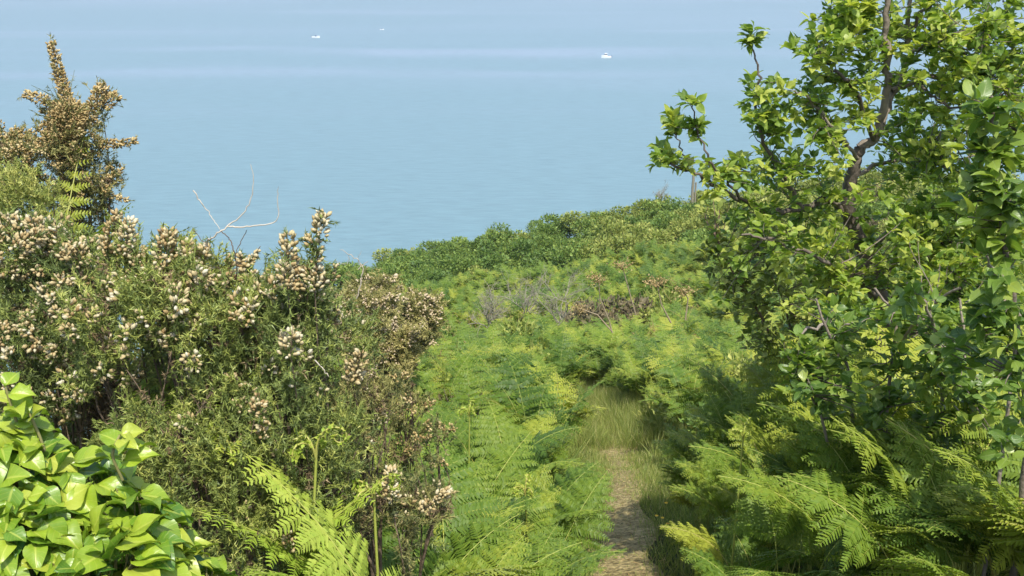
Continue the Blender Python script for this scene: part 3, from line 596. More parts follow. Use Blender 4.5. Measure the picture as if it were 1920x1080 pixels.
def dead_shrub(px, py, Y, hpx, label, seed):
    r = np.random.default_rng(seed); G = Geo(); base = at(px, py, Y); Hh = hpx*Y/F
    def br(p, d, L_, rr, dep):
        n = 5; pts = [p]; dd = d
        for i in range(n): dd = nrm(dd+r.normal(0, .22, 3)+[0, 0, .06]); pts.append(pts[-1]+dd*L_/n)
        G.tube(np.array(pts), np.linspace(rr, rr*.5, n+1), 4, r.uniform(.2, 1))
        if dep:
            for k in range(r.integers(3, 6)): i = r.integers(1, n+1); br(pts[i], nrm(dd+r.normal(0, .65, 3)), L_*r.uniform(.45, .75), rr*.55, dep-1)
    for k in range(6): br(base+r.normal(0, .05, 3)-[0, 0, .3], nrm(np.array([r.normal(0, .45), r.normal(0, .45), 1.])), Hh*r.uniform(.45, .7), .012, 3)
    o = G.obj('dead_shrub', M_grey, None, True, base); return tag(o, label, 'dead shrub', 'leafless grey shrubs on the slope')
dead_shrub(920, 585, 20, 95, 'leafless grey shrub with thin upright twigs, left of the two on the slope', 1)
dead_shrub(1048, 575, 20, 110, 'leafless purplish grey shrub, right of the two in front of the hedge', 2)
dead_shrub(985, 560, 22, 80, 'small fine leafless shrub between the two bigger grey ones', 3)
dead_shrub(1238, 362, 49, 30, 'few bare twigs sticking up on the skyline below the leftmost branch', 4)
# low green growth at the left edge
gorse('gorse_bush', 'fresh green gorse tuft at the left edge before the tall brown one', [(15, 345, 4.0, 32), (60, 360, 4.0, 32), (100, 385, 4.0, 30), (30, 390, 4.0, 45), (0, 420, 4.0, 50)], M_gorse, M_pod, 150, 0, 0, spine=.016, shoot=.11, seed=77, tintr=(.5, 1.), stem_r=.006)
# dried umbel stalks
def dry_stalk(pts, label, heads=True):
    G = Geo(); gh = Geo(); Q = np.array([at(*p) for p in pts]); t = thing('dried_stalk', label, 'dried plant', Q[0], 'dried brown stalks on the mid slope')
    G.tube(Q, np.linspace(.012, .006, len(Q)), 5, .5); top = Q[-1]; n = 150
    P = top+rng.normal(0, .075, (n, 3))*[1, 1, .45]; gh.scatter(L_QUAD, P, rdir(n), rdir(n), np.full(n, .034), U(.3, 1, n)); gh.sticks(np.repeat(top[None]-[0, 0, .08], 14, 0), P[:14], .004, .002, .6)
    part(G, 'stem', M_stalk, t); part(gh, 'seed_head', M_dead, t)
dry_stalk([(1148, 624, 15), (1142, 600, 15), (1125, 560, 15), (1122, 520, 15)], 'pair of pale straight dead stems leaning left on the slope')
dry_stalk([(1192, 590, 15), (1178, 540, 15), (1166, 496, 15)], 'tall dried stalk with small brown head, highest of those on the slope')
dry_stalk([(1258, 605, 14), (1240, 570, 14), (1231, 528, 14)], 'dried stalk with crumpled brown head near the leafy tree side')
dry_stalk([(1285, 600, 14), (1290, 560, 14), (1282, 545, 14)], 'short dried stalk with broad brown head just left of the leafy tree')
dry_stalk([(1148, 622, 15), (1120, 590, 15), (1085, 578, 15)], 'dead brown stem bent flat to the left, on the slope')

# ------------------------------------------------------------------ leafy tree (right)
def smooth(Q, n=6, jit=0):
    Q = np.asarray(Q); ext = np.concatenate([[2*Q[0]-Q[1]], Q, [2*Q[-1]-Q[-2]]]); out = []
    for i in range(len(Q)-1):
        p0, p1, p2, p3 = ext[i:i+4]
        for u in np.linspace(0, 1, n, endpoint=False): out.append(.5*((2*p1)+(-p0+p2)*u+(2*p0-5*p1+4*p2-p3)*u*u+(-p0+3*p1-3*p2+p3)*u**3))
    out.append(Q[-1]); out = np.array(out)
    if jit: out[1:-1] += rng.normal(0, jit, out[1:-1].shape)
    return out
def leaf_twigs(gt, gl, start, tips, lp, r, leaf=.05, nl=11, tints=(.2, .8), tr=.0035, tpls=L_APPLE):
    """a curved twig from each start to each tip; leaves along its outer half and in a rosette at the tip"""
    pos=[]; Yd=[]; Nn=[]; sc_=[]; ti=[]
    for a, b in zip(start, tips):
        L_ = np.linalg.norm(b-a); m1 = a*.6+b*.4+r.normal(0, .10*L_, 3)-[0, 0, .05*L_]; m2 = a*.25+b*.75+r.normal(0, .07*L_, 3)
        tt = np.linspace(0, 1, 7)[:, None]; P = (1-tt)**3*a+3*(1-tt)**2*tt*m1+3*(1-tt)*tt**2*m2+tt**3*b
        gt.tube(P, np.linspace(tr*min(2.2, .6+L_*2.2), tr*.4, 7), 4, r.uniform(.2, .8))
        d = nrm(P[-1]-P[-2]); base_t = r.uniform(*tints)
        n = int(nl*r.uniform(.6, 1.4)); u = np.concatenate([r.uniform(1-min(.95, .4/max(L_, .05)), 1, n-n//3), np.full(n//3, 1.0)])
        q = np.stack([np.interp(u, np.linspace(0, 1, 7), P[:, k]) for k in range(3)], -1)
        out = nrm(r.normal(size=(n, 3))*[1, 1, .5]); dirs = nrm(out+d*.5+[0, 0, .22])
        pos.append(q+dirs*.010); Yd.append(dirs); Nn.append(nrm(np.array([0, 0, 1.])+r.normal(0, .45, (n, 3)))); s_ = leaf*r.uniform(.6, 1.2, n); sc_.append(s_)
        ti.append(np.clip(base_t+r.normal(0, .16, n)+.10*(u >= 1), 0, 1))
    pos = np.concatenate(pos); Yd = np.concatenate(Yd); Nn = np.concatenate(Nn); sc_ = np.concatenate(sc_); ti = np.concatenate(ti); k = r.integers(0, len(tpls), len(pos))
    for i, tp in enumerate(tpls): m_ = k == i; gl.scatter(tp, pos[m_], Yd[m_], Nn[m_], sc_[m_], ti[m_])

r = np.random.default_rng(5)
TY = 5.4
ftree = at(1655, 700, TY); fx, fy = ftree[0], ftree[1]; tbase = np.array([fx+.02, fy, float(H(fx, fy))-.05])
tree = thing('leafy_tree', 'green leafed broadleaf tree with dark forked trunk filling the right of the view', 'tree', tbase)
gt, gb, gl = Geo(), Geo(), Geo()
trunk = smooth([tbase, at(1668, 760, TY), at(1660, 640, TY), at(1648, 560, TY), at(1625, 480, TY), at(1592, 405, TY-.05), at(1600, 320, TY-.1), at(1612, 275, TY-.1)], 6, .004)
gt.tube(trunk, np.interp(np.linspace(0, 1, len(trunk)), [0, .3, .6, 1], [.075, .058, .042, .028]), 9, .4)
limbs = [
 ([(1612, 278, 5.3), (1640, 258, 5.3), (1656, 215, 5.25), (1664, 130, 5.2), (1660, 40, 5.2), (1668, -60, 5.2), (1660, -200, 5.3)], .030, .012),
 ([(1640, 258, 5.3), (1672, 190, 5.4), (1700, 120, 5.5), (1705, 30, 5.5), (1712, -120, 5.6)], .022, .010),
 ([(1672, 170, 5.4), (1720, 150, 5.45), (1775, 142, 5.5), (1820, 105, 5.5), (1868, 60, 5.5), (1895, 10, 5.5), (1930, -60, 5.5)], .016, .009),
 ([(1592, 405, 5.35), (1570, 385, 5.3), (1545, 375, 5.2), (1500, 392, 5.1), (1440, 398, 5.0), (1395, 378, 4.9), (1345, 352, 4.8), (1318, 335, 4.8), (1270, 312, 4.8), (1240, 300, 4.8)], .022, .005),
 ([(1400, 380, 4.9), (1360, 340, 4.8), (1330, 300, 4.7), (1305, 235, 4.7), (1298, 185, 4.7)], .009, .003),
 ([(1290, 318, 4.8), (1278, 280, 4.8), (1268, 250, 4.8)], .006, .003),
 ([(1505, 392, 5.1), (1470, 335, 5.0), (1450, 300, 5.0), (1428, 250, 4.9), (1418, 190, 4.9), (1424, 140, 4.9), (1414, 105, 4.9), (1406, 55, 4.9)], .014, .003),
 ([(1660, 100, 5.2), (1620, 50, 5.1), (1590, 20, 5.1), (1570, -40, 5.0)], .012, .006),
 ([(1640, 265, 5.3), (1600, 170, 5.0), (1560, 130, 4.9), (1530, 100, 4.9)], .014, .005),
 ([(1612, 300, 5.3), (1570, 250, 5.0), (1530, 200, 4.9), (1490, 170, 4.8)], .012, .005),
 ([(1625, 470, 5.4), (1690, 420, 5.6), (1760, 385, 5.7), (1850, 372, 5.8), (1940, 360, 5.8)], .020, .010),
 ([(1640, 520, 5.4), (1700, 480, 5.3), (1780, 450, 5.3), (1860, 430, 5.3), (1960, 380, 5.3)], .018, .009),
 ([(1648, 560, 5.4), (1590, 520, 5.0), (1530, 480, 4.8), (1450, 450, 4.7), (1390, 440, 4.6)], .016, .005),
 ([(1655, 640, 5.4), (1600, 610, 4.6), (1550, 610, 4.2), (1500, 630, 4.0)], .014, .005),
 ([(1660, 700, 5.4), (1690, 640, 4.8), (1740, 580, 4.5), (1800, 540, 4.3)], .014, .006),
 ([(1600, 330, 5.3), (1680, 300, 5.6), (1750, 310, 5.9), (1830, 290, 6.0)], .014, .006),
 ([(1820, 110, 5.5), (1850, 180, 5.3), (1900, 240, 5.2)], .009, .005),
 ([(1705, 60, 5.5), (1760, -10, 5.4), (1830, -60, 5.3), (1930, -100, 5.3)], .011, .005), ([(1868, 60, 5.5), (1920, 110, 5.5), (1990, 180, 5.6)], .009, .004), ([(1900, 240, 5.2), (1940, 320, 5.3), (1990, 420, 5.4)], .008, .004),
 ([(1705, 100, 5.5), (1750, 80, 5.2), (1810, 60, 5.0), (1870, 40, 4.9)], .009, .004), ([(1720, 150, 5.45), (1760, 190, 5.2), (1830, 200, 5.0), (1890, 170, 4.9)], .009, .004), ([(1700, 300, 5.6), (1740, 270, 5.3), (1790, 230, 5.2)], .008, .004),
]
LP = [trunk[12:]]
for pts, a, b in limbs:
    Q = smooth([at(*p) for p in pts], 6, .006); gb.tube(Q, np.linspace(a, b, len(Q))*.85, 7, r.uniform(.2, .9)); LP.append(Q)
LPa = np.concatenate(LP)
# crown masses (px, py, Y, radius px, number of twigs)
masses = [(1230, 300, 4.8, 22, 4), (1275, 300, 4.8, 30, 6), (1262, 235, 4.8, 16, 5), (1310, 240, 4.7, 24, 5), (1298, 190, 4.7, 12, 3), (1340, 330, 4.8, 30, 8), (1390, 320, 4.8, 40, 12), (1410, 60, 4.9, 16, 4), (1400, 75, 4.9, 14, 3), (1440, 170, 4.9, 30, 9), (1415, 220, 4.9, 30, 8),
          (1470, 240, 4.9, 48, 16), (1450, 330, 5.0, 55, 20), (1520, 180, 5.0, 50, 18), (1540, 280, 5.0, 60, 24), (1560, 60, 5.0, 50, 18), (1520, 100, 5.0, 36, 9), (1600, -20, 5.1, 60, 16), (1620, 110, 5.2, 55, 18), (1600, 20, 5.1, 50, 14), (1680, 40, 5.4, 60, 18),
          (1700, 200, 5.6, 60, 20), (1620, 200, 5.0, 45, 14), (1760, 90, 5.5, 75, 30), (1850, 40, 5.5, 80, 34), (1840, 180, 5.4, 80, 36), (1900, 120, 5.4, 70, 24), (1750, 250, 5.8, 60, 14), (1900, 270, 5.4, 70, 26), (1680, 330, 5.8, 60, 14), (1780, 350, 5.7, 60, 20),
          (1480, 430, 4.9, 60, 22), (1400, 420, 4.8, 40, 9), (1560, 450, 5.0, 60, 22), (1700, 450, 5.3, 70, 28), (1800, 450, 5.2, 70, 26), (1880, 420, 5.3, 70, 24), (1560, 350, 5.1, 50, 15), (1350, 470, 4.8, 40, 8), (1370, 520, 4.8, 45, 9), (1450, 520, 4.8, 55, 14),
          (1720, -70, 5.5, 120, 30), (1880, -80, 5.5, 100, 26), (1990, 50, 5.6, 80, 18), (2000, 250, 5.6, 90, 18), (1620, 560, 4.9, 60, 18), (1720, 560, 4.8, 60, 18), (1560, 540, 4.9, 50, 14), (1830, 560, 4.9, 60, 16), (1990, 450, 5.4, 90, 16), (1820, 60, 5.0, 80, 22), (1760, 180, 5.1, 70, 20), (1900, 180, 5.0, 70, 18), (1740, 300, 5.2, 60, 16), (1820, 330, 5.1, 60, 16), (1680, 420, 5.0, 60, 14), (1780, 480, 4.9, 60, 16)]
tips=[]; starts=[]
for px, py, Yc, R, n in masses:
    n = int(n*(1.05 if px > 1480 else .9)*(1 if py < 430 or px > 1520 else .5)); c = at(px, py, Yc); rr = R*Yc/F; d = rdir(n)*(r.random(n)**.4)[:, None]; P = c+d*np.array([rr, rr*1.9+.12, rr])
    for p in P:
        dd = np.linalg.norm(LPa-p, axis=1)+r.uniform(0, .12, len(LPa)); i = np.argmin(dd+.25*np.maximum(0, LPa[:, 2]-p[2])); starts.append(LPa[i]); tips.append(p)
starts, tips = np.array(starts), np.array(tips); tx, ty_ = proj(tips); bx_, by_ = proj(np.concatenate([trunk[8:], LP[1], LP[2]]))
near_ = np.array([np.min(np.hypot(bx_-a, by_-b)) for a, b in zip(tx, ty_)]); kp = (near_ > 13) | (tips[:, 1] > 5.35) | ((ty_ > 470) & (near_ > 12)); kp &= np.linalg.norm(starts-tips, axis=1) < .48; starts, tips = starts[kp], tips[kp]
leaf_twigs(gb, gl, starts, tips, None, r, .050, 18, (.2, 1.0), tr=.0026)
tr_ = part(gt, 'trunk', M_bark, tree); b_ = part(gb, 'branches', M_bark, tree); part(gl, 'crown', M_apple, tree)

# nearer low growth of the same kind: basal sprouts and the sapling at the right edge
def sapling(name, label, stems, masses, leaf, seed, m_leaf, nl=11, group=None, cat='sapling', bark=M_bark, tr=.003, tints=(.2, .85), dpt=1.4):
    r = np.random.default_rng(seed); S0 = at(*stems[0][0][0]); base = np.array([S0[0], S0[1], float(H(S0[0], S0[1]))])
    t = thing(name, label, cat, base, group); gb, gl = Geo(), Geo(); LPs = []
    for pts, a, b in stems:
        Q = [at(*p) for p in pts]
        Q = smooth([np.array([Q[0][0], Q[0][1], float(H(Q[0][0], Q[0][1]))-.03])]+Q, 5, .003); gb.tube(Q, np.linspace(a, b, len(Q)), 7, r.uniform(.3, .9)); LPs.append(Q)
    LPs = np.concatenate(LPs); st=[]; tp=[]
    for px, py, Yc, R, n in masses:
        c = at(px, py, Yc); rr = R*Yc/F; P = c+rdir(n)*(r.random(n)**.4)[:, None]*np.array([rr, rr*dpt, rr])
        for p in P: st.append(LPs[np.argmin(np.linalg.norm(LPs-p, axis=1)+.3*np.maximum(0, LPs[:, 2]-p[2]))]); tp.append(p)
    leaf_twigs(gb, gl, st, tp, None, r, leaf, nl, tints, tr)
    part(gb, 'stem', bark, t); part(gl, 'leaves', m_leaf, t); return t
sapling('leafy_sapling', 'slender sapling with big fresh leaves and reddish stem at the right edge',
        [([(1925, 900, 3.1), (1912, 640, 3.1), (1895, 540, 3.1), (1880, 430, 3.1), (1868, 320, 3.1), (1862, 230, 3.1), (1858, 180, 3.1)], .013, .004), ([(1900, 700, 3.1), (1890, 560, 3.1), (1860, 510, 3.1), (1850, 480, 3.05)], .007, .003)],
        [(1860, 200, 3.1, 34, 5), (1840, 260, 3.1, 40, 6), (1890, 280, 3.1, 36, 5), (1850, 340, 3.1, 40, 6), (1900, 380, 3.1, 40, 6), (1820, 380, 3.1, 34, 4), (1860, 440, 3.1, 44, 6), (1910, 480, 3.1, 36, 5), (1890, 560, 3.0, 44, 5), (1900, 650, 3.0, 50, 6), (1890, 740, 2.9, 50, 6), (1930, 780, 2.9, 44, 5), (1840, 600, 3.1, 40, 4), (1800, 650, 3.2, 50, 6), (1870, 830, 2.9, 40, 4)],
        .062, 61, M_apple2, 9)
sapling('leafy_sapling', 'low leafy sprouts with glossy leaves in front of the dark trunk foot',
        [([(1600, 900, 3.9), (1590, 700, 3.9), (1560, 640, 3.8), (1530, 560, 3.8)], .010, .004), ([(1650, 900, 3.8), (1670, 700, 3.7), (1680, 600, 3.7), (1640, 540, 3.7)], .009, .004), ([(1560, 900, 3.8), (1520, 740, 3.7), (1490, 680, 3.7)], .008, .003)],
        [(1490, 650, 3.7, 34, 6), (1540, 680, 3.7, 46, 10), (1500, 730, 3.6, 40, 8), (1590, 640, 3.8, 46, 9), (1600, 720, 3.6, 55, 14), (1560, 770, 3.7, 40, 7), (1650, 600, 3.7, 40, 7), (1680, 680, 3.6, 45, 8), (1640, 780, 3.7, 50, 9), (1700, 740, 3.8, 50, 8), (1560, 600, 3.9, 36, 5)],
        .050, 62, M_apple2, 9, tints=(.05, .6))
sapling('leafy_sapling', 'bushy leafy sprouts between the dark trunk and the reddish sapling stem',
        [([(1760, 900, 3.7), (1765, 700, 3.6), (1740, 580, 3.5), (1700, 530, 3.5)], .009, .004), ([(1800, 900, 3.7), (1810, 700, 3.6), (1800, 560, 3.6)], .009, .004)],
        [(1740, 600, 3.6, 50, 9), (1700, 560, 3.5, 30, 4), (1790, 620, 3.6, 50, 9), (1770, 700, 3.5, 60, 13), (1720, 680, 3.7, 50, 7), (1830, 720, 3.5, 50, 8), (1780, 790, 3.6, 50, 8), (1850, 800, 3.4, 40, 6), (1730, 800, 3.8, 50, 6)],
        .052, 63, M_apple2, 9, tints=(.1, .8))
sapling('leafy_shrub', 'loose arching shrub with small olive leaves at the left foot of the tree',
        [([(1480, 760, 5.6), (1440, 620, 5.5), (1380, 520, 5.4), (1340, 440, 5.4)], .012, .004), ([(1500, 760, 5.7), (1480, 600, 5.7), (1430, 480, 5.7)], .011, .004), ([(1540, 760, 5.8), (1540, 620, 5.8), (1560, 500, 5.8)], .011, .004)],
        [(1345, 470, 5.4, 40, 14), (1360, 530, 5.4, 50, 20), (1420, 500, 5.6, 55, 24), (1400, 580, 5.5, 50, 20), (1470, 560, 5.7, 60, 28), (1540, 530, 5.8, 55, 22), (1600, 500, 6, 50, 18), (1440, 640, 5.5, 50, 18), (1510, 640, 5.7, 55, 20), (1340, 400, 5.6, 36, 9), (1420, 420, 5.8, 45, 14)],
        .042, 64, M_scrub_o, 12, cat='shrub', bark=M_twig, tints=(.3, .8))
for i, (px, py, Yc, lab) in enumerate([(1700, 560, 6.6, 'dense shadowy shrub behind the dark trunk foot'), (1820, 520, 6.4, 'dense shadowy shrub behind the reddish sapling, right side'), (1900, 620, 5.8, 'low dense shrub at the right edge below the crown'), (1780, 420, 7.2, 'tall shrub seen through the crown right of the trunk'), (1560, 640, 6.4, 'dark low shrub under the left limbs')]):
    sapling('leafy_shrub', lab, [([(px+20, py+240, Yc), (px, py+80, Yc), (px-30, py, Yc)], .013, .005), ([(px-30, py+240, Yc), (px+40, py+80, Yc), (px+50, py-10, Yc)], .013, .005)],
            [(px-60, py+10, Yc, 70, 26), (px+50, py+10, Yc, 70, 26), (px, py-50, Yc, 60, 20), (px-50, py+120, Yc, 80, 26), (px+60, py+120, Yc, 80, 26)], .055, 70+i, M_apple, 15, cat='shrub', bark=M_twig, tints=(.05, .6), group='shrubs behind the leafy tree')

# ------------------------------------------------------------------ ivy (lower left)
r = np.random.default_rng(9)
ib = at(40, 1200, 2.0); ib0 = np.array([ib[0], ib[1]+.1, float(H(ib[0], ib[1]+.1))])
ivy = thing('ivy_bush', 'glossy yellow green ivy mound spilling in at the bottom left corner', 'ivy', ib0)
gi, gs = Geo(), Geo()
blobs = [(30, 900, 1.85, 110), (150, 950, 1.85, 110), (250, 1010, 1.8, 100), (60, 1050, 1.75, 160), (200, 1110, 1.7, 150), (330, 1090, 1.8, 80), (20, 830, 1.9, 60), (380, 1110, 1.8, 60), (-80, 900, 1.9, 130), (-60, 1080, 1.8, 160)]
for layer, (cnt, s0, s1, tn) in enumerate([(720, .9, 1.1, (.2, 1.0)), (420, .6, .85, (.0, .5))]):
    wq = np.array([b[3]**2 for b in blobs], float); k = r.choice(len(blobs), cnt, p=wq/wq.sum()); d = nrm(r.normal(size=(cnt, 3))+[0, -.25, .45])
    C = np.array([at(*b[:3]) for b in blobs])[k]; R = np.array([b[3]*b[2]/F for b in blobs])[k]; u = r.uniform(s0, s1, cnt)
    P = C+d*(R*u)[:, None]
    keep = np.ones(cnt, bool)
    for j, b in enumerate(blobs):
        c = at(*b[:3]); rr = b[3]*b[2]/F; keep &= ~((np.linalg.norm(P-c, axis=1) < rr*(s0-.12)) & (k != j))
    P = P[keep]; d = d[keep]; n = len(P)
    out = nrm(d*[1, 1, .25]+r.normal(0, .35, (n, 3))); Yd = nrm(out*.9+[.35, -.1, -.30]+r.normal(0, .2, (n, 3))); Nn = nrm(d*.6+[0, 0, 1.0]+r.normal(0, .28, (n, 3)))
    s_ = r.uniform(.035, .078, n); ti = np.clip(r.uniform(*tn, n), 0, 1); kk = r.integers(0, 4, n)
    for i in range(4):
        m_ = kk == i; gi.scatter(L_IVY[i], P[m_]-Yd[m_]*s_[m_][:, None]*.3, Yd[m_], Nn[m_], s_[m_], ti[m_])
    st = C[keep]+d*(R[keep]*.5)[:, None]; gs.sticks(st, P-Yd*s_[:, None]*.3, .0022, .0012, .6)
# upright leading shoots
for (a, b) in [((60, 860, 1.85), (10, 725, 1.85)), ((90, 880, 1.85), (55, 775, 1.85)), ((230, 900, 1.82), (225, 815, 1.82))]:
    A, Bq = at(*a), at(*b); gs.tube(smooth([A, (A+Bq)/2+r.normal(0, .008, 3), Bq], 4), [.003]*8+[.002], 5, .7); n = 7
    tt = np.linspace(.4, 1, n); P = A+(Bq-A)*tt[:, None]; Yd = nrm(rdir(n)*[1, .6, .3]+[0, 0, .3]); s_ = np.linspace(.07, .045, n)
    gi.scatter(L_IVY[1], P, Yd, nrm(rdir(n)*.4+[0, -.3, 1]), s_, U(.5, 1, n))
for bq in blobs:
    c = at(*bq[:3]); gs.tube(smooth([ib0+r.normal(0, .05, 3), (ib0+c)/2+r.normal(0, .06, 3), c], 5), np.linspace(.008, .003, 11), 5, .3)
part(gs, 'stem', M_ivy_stem, ivy); part(gi, 'leaves', M_ivy, ivy)
# three flies resting on the ivy
def fly(px, py, Yd, label):
    p = at(px, py, Yd); t = thing('fly', label, 'fly', p, 'flies on the ivy'); g, gw = Geo(), Geo()
    g.scatter(pod_tpl(8), (p-[.004, 0, 0])[None], np.array([[1., 0, .1]]), np.array([[0, 0, 1.]]), np.array([.009]), [.5])
    g.scatter(pod_tpl(8), (p+[.003, 0, .0005])[None], np.array([[1., 0, 0]]), np.array([[0, 0, 1.]]), np.array([.004]), [.5])
    lp_ = np.repeat((p+[.001, 0, 0])[None], 6, 0)+np.array([[i*.0015-.002, 0, 0] for i in (0, 1, 2, 0, 1, 2)]); g.sticks(lp_, lp_+np.array([[0, s*.004, -.0025] for s in (1, 1, 1, -1, -1, -1)]), .0003, .0002, .5)
    gw.scatter(L_QUAD, np.repeat(p[None]+[.001, 0, .002], 2, 0), np.array([[-1., .35, .1], [-1., -.35, .1]]), np.array([[0, 0, 1.]]*2), np.array([.008]*2), [.5, .5])
    part(g, 'body', M_fly, t); part(gw, 'wings', M_wing, t)

# lime bracken near left
single_fern(500, 850, 2.35, math.radians(170), .9, .05, 1.0, 'lime green bracken frond with comb-like leaflets left of the bright stem', tint=.6)
single_fern(470, 930, 2.3, math.radians(200), .9, .05, 1.15, 'lime bracken frond arching left towards the ivy', tint=.55)
single_fern(640, 910, 2.45, math.radians(15), .9, .05, 1.1, 'lime bracken frond arching right, bottom left of centre', tint=.55)
single_fern(560, 960, 2.3, math.radians(250), .8, .1, 1.2, 'lime bracken frond bending towards the viewer at the bottom', tint=.5)
single_fern(830, 1050, 2.5, math.radians(10), .9, .15, 1.35, 'fresh green bracken frond spread flat at the bottom centre left', lime=True, tint=.4)
single_fern(720, 1060, 2.4, math.radians(150), .9, .15, 1.35, 'fresh green bracken frond at the very bottom, left of centre', lime=True, tint=.35)
single_fern(60, 510, 2.7, math.radians(10), .8, .2, 1.45, 'bright bracken frond reaching out flat over the gorse at the left edge', tint=.45, width=.4)
single_fern(130, 505, 2.65, math.radians(0), .8, .2, 1.5, 'bright bracken frond lying over the gorse left edge, the longer one', tint=.5, width=.4)
single_fern(20, 330, 3.9, math.radians(-30), .9, .15, 1.1, 'bright bracken at the left edge before the tall brown gorse', tint=.6, width=.4, lime=False)
single_fern(95, 330, 4.1, math.radians(80), .9, .1, .7, 'small upright bracken tip beside the tall brown gorse', tint=.6, width=.22, lime=False)
# young stems with rolled tips
def crozier(px, py, Y, az, label, group='unrolling bracken shoots', h=None, m=M_stipe, size=1.):
    tip = at(px, py, Y); r = np.random.default_rng(int(px+py)); b = np.array([tip[0]-.06*math.cos(az), tip[1]-.06*math.sin(az), 0]); b[2] = float(H(b[0], b[1]))
    t = thing('bracken_shoot', label, 'bracken shoot', b, group); g, gl = Geo(), Geo()
    n = 34; s = np.linspace(0, 1, n); P = [b]; hgt = (tip[2]-b[2])
    st = smooth([b, b*.5+tip*.5+r.normal(0, .02, 3), tip-[0, 0, .06*size]], 6); g.tube(st, np.linspace(.0055, .0035, len(st)), 6, .5)
    for k, (oa, oz, sc1) in enumerate([(az, .05, 1.), (az+2.4, .02, .8), (az-2.4, -.01, .8), (az+1.2, -.03, .6)]):
        q = st[-1]+np.array([0, 0, oz*size*0]); out = [q]; th = .2 if k else 0
        for i in range(30):
            th += (.02+.016*i)*1.0; q = q+np.array([math.sin(th)*math.cos(oa), math.sin(th)*math.sin(oa), math.cos(th)])*.0085*sc1*size*(1-.018*i); out.append(q)
        out = np.array(out); g.tube(out, np.linspace(.003, .0018, len(out)), 5, .7)
        nn = 60; idx = r.integers(6, 31, nn); dd = rdir(nn); gl.scatter(P1, out[idx], dd, rdir(nn), r.uniform(.008, .018, nn)*size, r.uniform(.5, 1, nn))
    part(g, 'stalk', m, t); part(gl, 'rolled_leaflets', M_brack_lime, t)
crozier(590, 815, 2.4, 0.1, 'curled yellow bracken tip drooping right over the blue green gorse', size=1.1)
crozier(430, 820, 2.4, 2.6, 'young lime bracken tip rising beside the ivy')
crozier(700, 905, 2.5, 0.2, 'curled bracken tip right of the lime fronds')
crozier(1395, 800, 3.9, 1.0, 'yellow forked bracken shoot, leftmost above the right fern stand')
crozier(1555, 815, 3.8, 2.9, 'bronze curled bracken shoot under the low leafy sprouts')
crozier(1600, 810, 3.8, .3, 'curled bracken shoot second from the left of the middle group', size=.9)
crozier(1715, 815, 3.8, 1.5, 'curly bracken shoot in the middle of the right fern stand')
crozier(1850, 830, 3.4, .4, 'bright yellow bracken stem with small brown tips at the right')
crozier(985, 905, 4.2, 1.3, 'yellow forked bracken shoot left of the path')
crozier(880, 760, 5.0, 1.3, 'small bracken hook in the fern bank left of the path')

# ------------------------------------------------------------------ hedge and scrub on the far slope
def scrub_mesh(seed, kind, n=2600):
    r = np.random.default_rng(seed); g = Geo(); nb = 11; c = np.clip(r.normal(0, 1, (nb, 3)), -1.35, 1.35)*[.42, .42, .2]+[0, 0, .55]; R = r.uniform(.22, .42, nb)
    k = r.integers(0, nb, n); d = nrm(r.normal(size=(n, 3))+[0, 0, .3]); P = c[k]+d*(R[k]*r.uniform(.55, 1.12, n))[:, None]; P[:, 2] = np.maximum(P[:, 2], .02)
    s_ = r.uniform(.06, .13, n)*(1.0 if kind < 2 else 1.1); cl = r.uniform(0, .35, nb)[k]
    g.scatter(L_QUAD, P, nrm(d+r.normal(0, .6, (n, 3))+[0, 0, .3]), nrm(d+r.normal(0, .6, (n, 3))), np.stack([s_*1.1, s_, s_], -1), np.clip(r.uniform(.1, .7, n)+cl-.1, 0, 1), 0)
    ns = 260; k = r.integers(0, nb, ns); d = nrm(r.normal(size=(ns, 3))*[1, 1, .5]+[0, 0, .8]); q = c[k]+d*R[k][:, None]*.9; L_ = r.uniform(.08, .22, ns)   # upright pale shoots
    g.sticks(q, q+nrm(d+[0, 0, 1])*L_[:, None], .008, .004, r.uniform(.7, 1, (ns, 1)), 0)
    g.sticks(np.zeros((nb, 3))+r.normal(0, .05, (nb, 3))*[1, 1, 0], c, .03, .012, .3, 1)
    mt = [M_scrub_d, M_scrub_o, M_scrub_b][kind]
    return g.mesh('hedge_shrub', [mt, M_twig])
SM = [scrub_mesh(200+i, [0, 0, 0, 1, 1, 2][i]) for i in range(6)]
def scrub(kind_idx, x, y, s, label, group, nm='hedge_shrub', cat='shrub', sz=1., dz=-.1):
    o = bpy.data.objects.new(nm, SM[kind_idx]); COL.objects.link(o); o.location = (x, y, float(H(x, y))+dz); o.scale = (s, s, s*sz); o.rotation_euler = (0, 0, U(0, 6.28)); return tag(o, label, cat, group)
r = np.random.default_rng(21)
def sky_y(px): return np.interp(px, [600, 700, 850, 960, 1080, 1140, 1290, 1500, 2000], [530, 490, 442, 412, 398, 385, 352, 345, 340])
cnt = 0
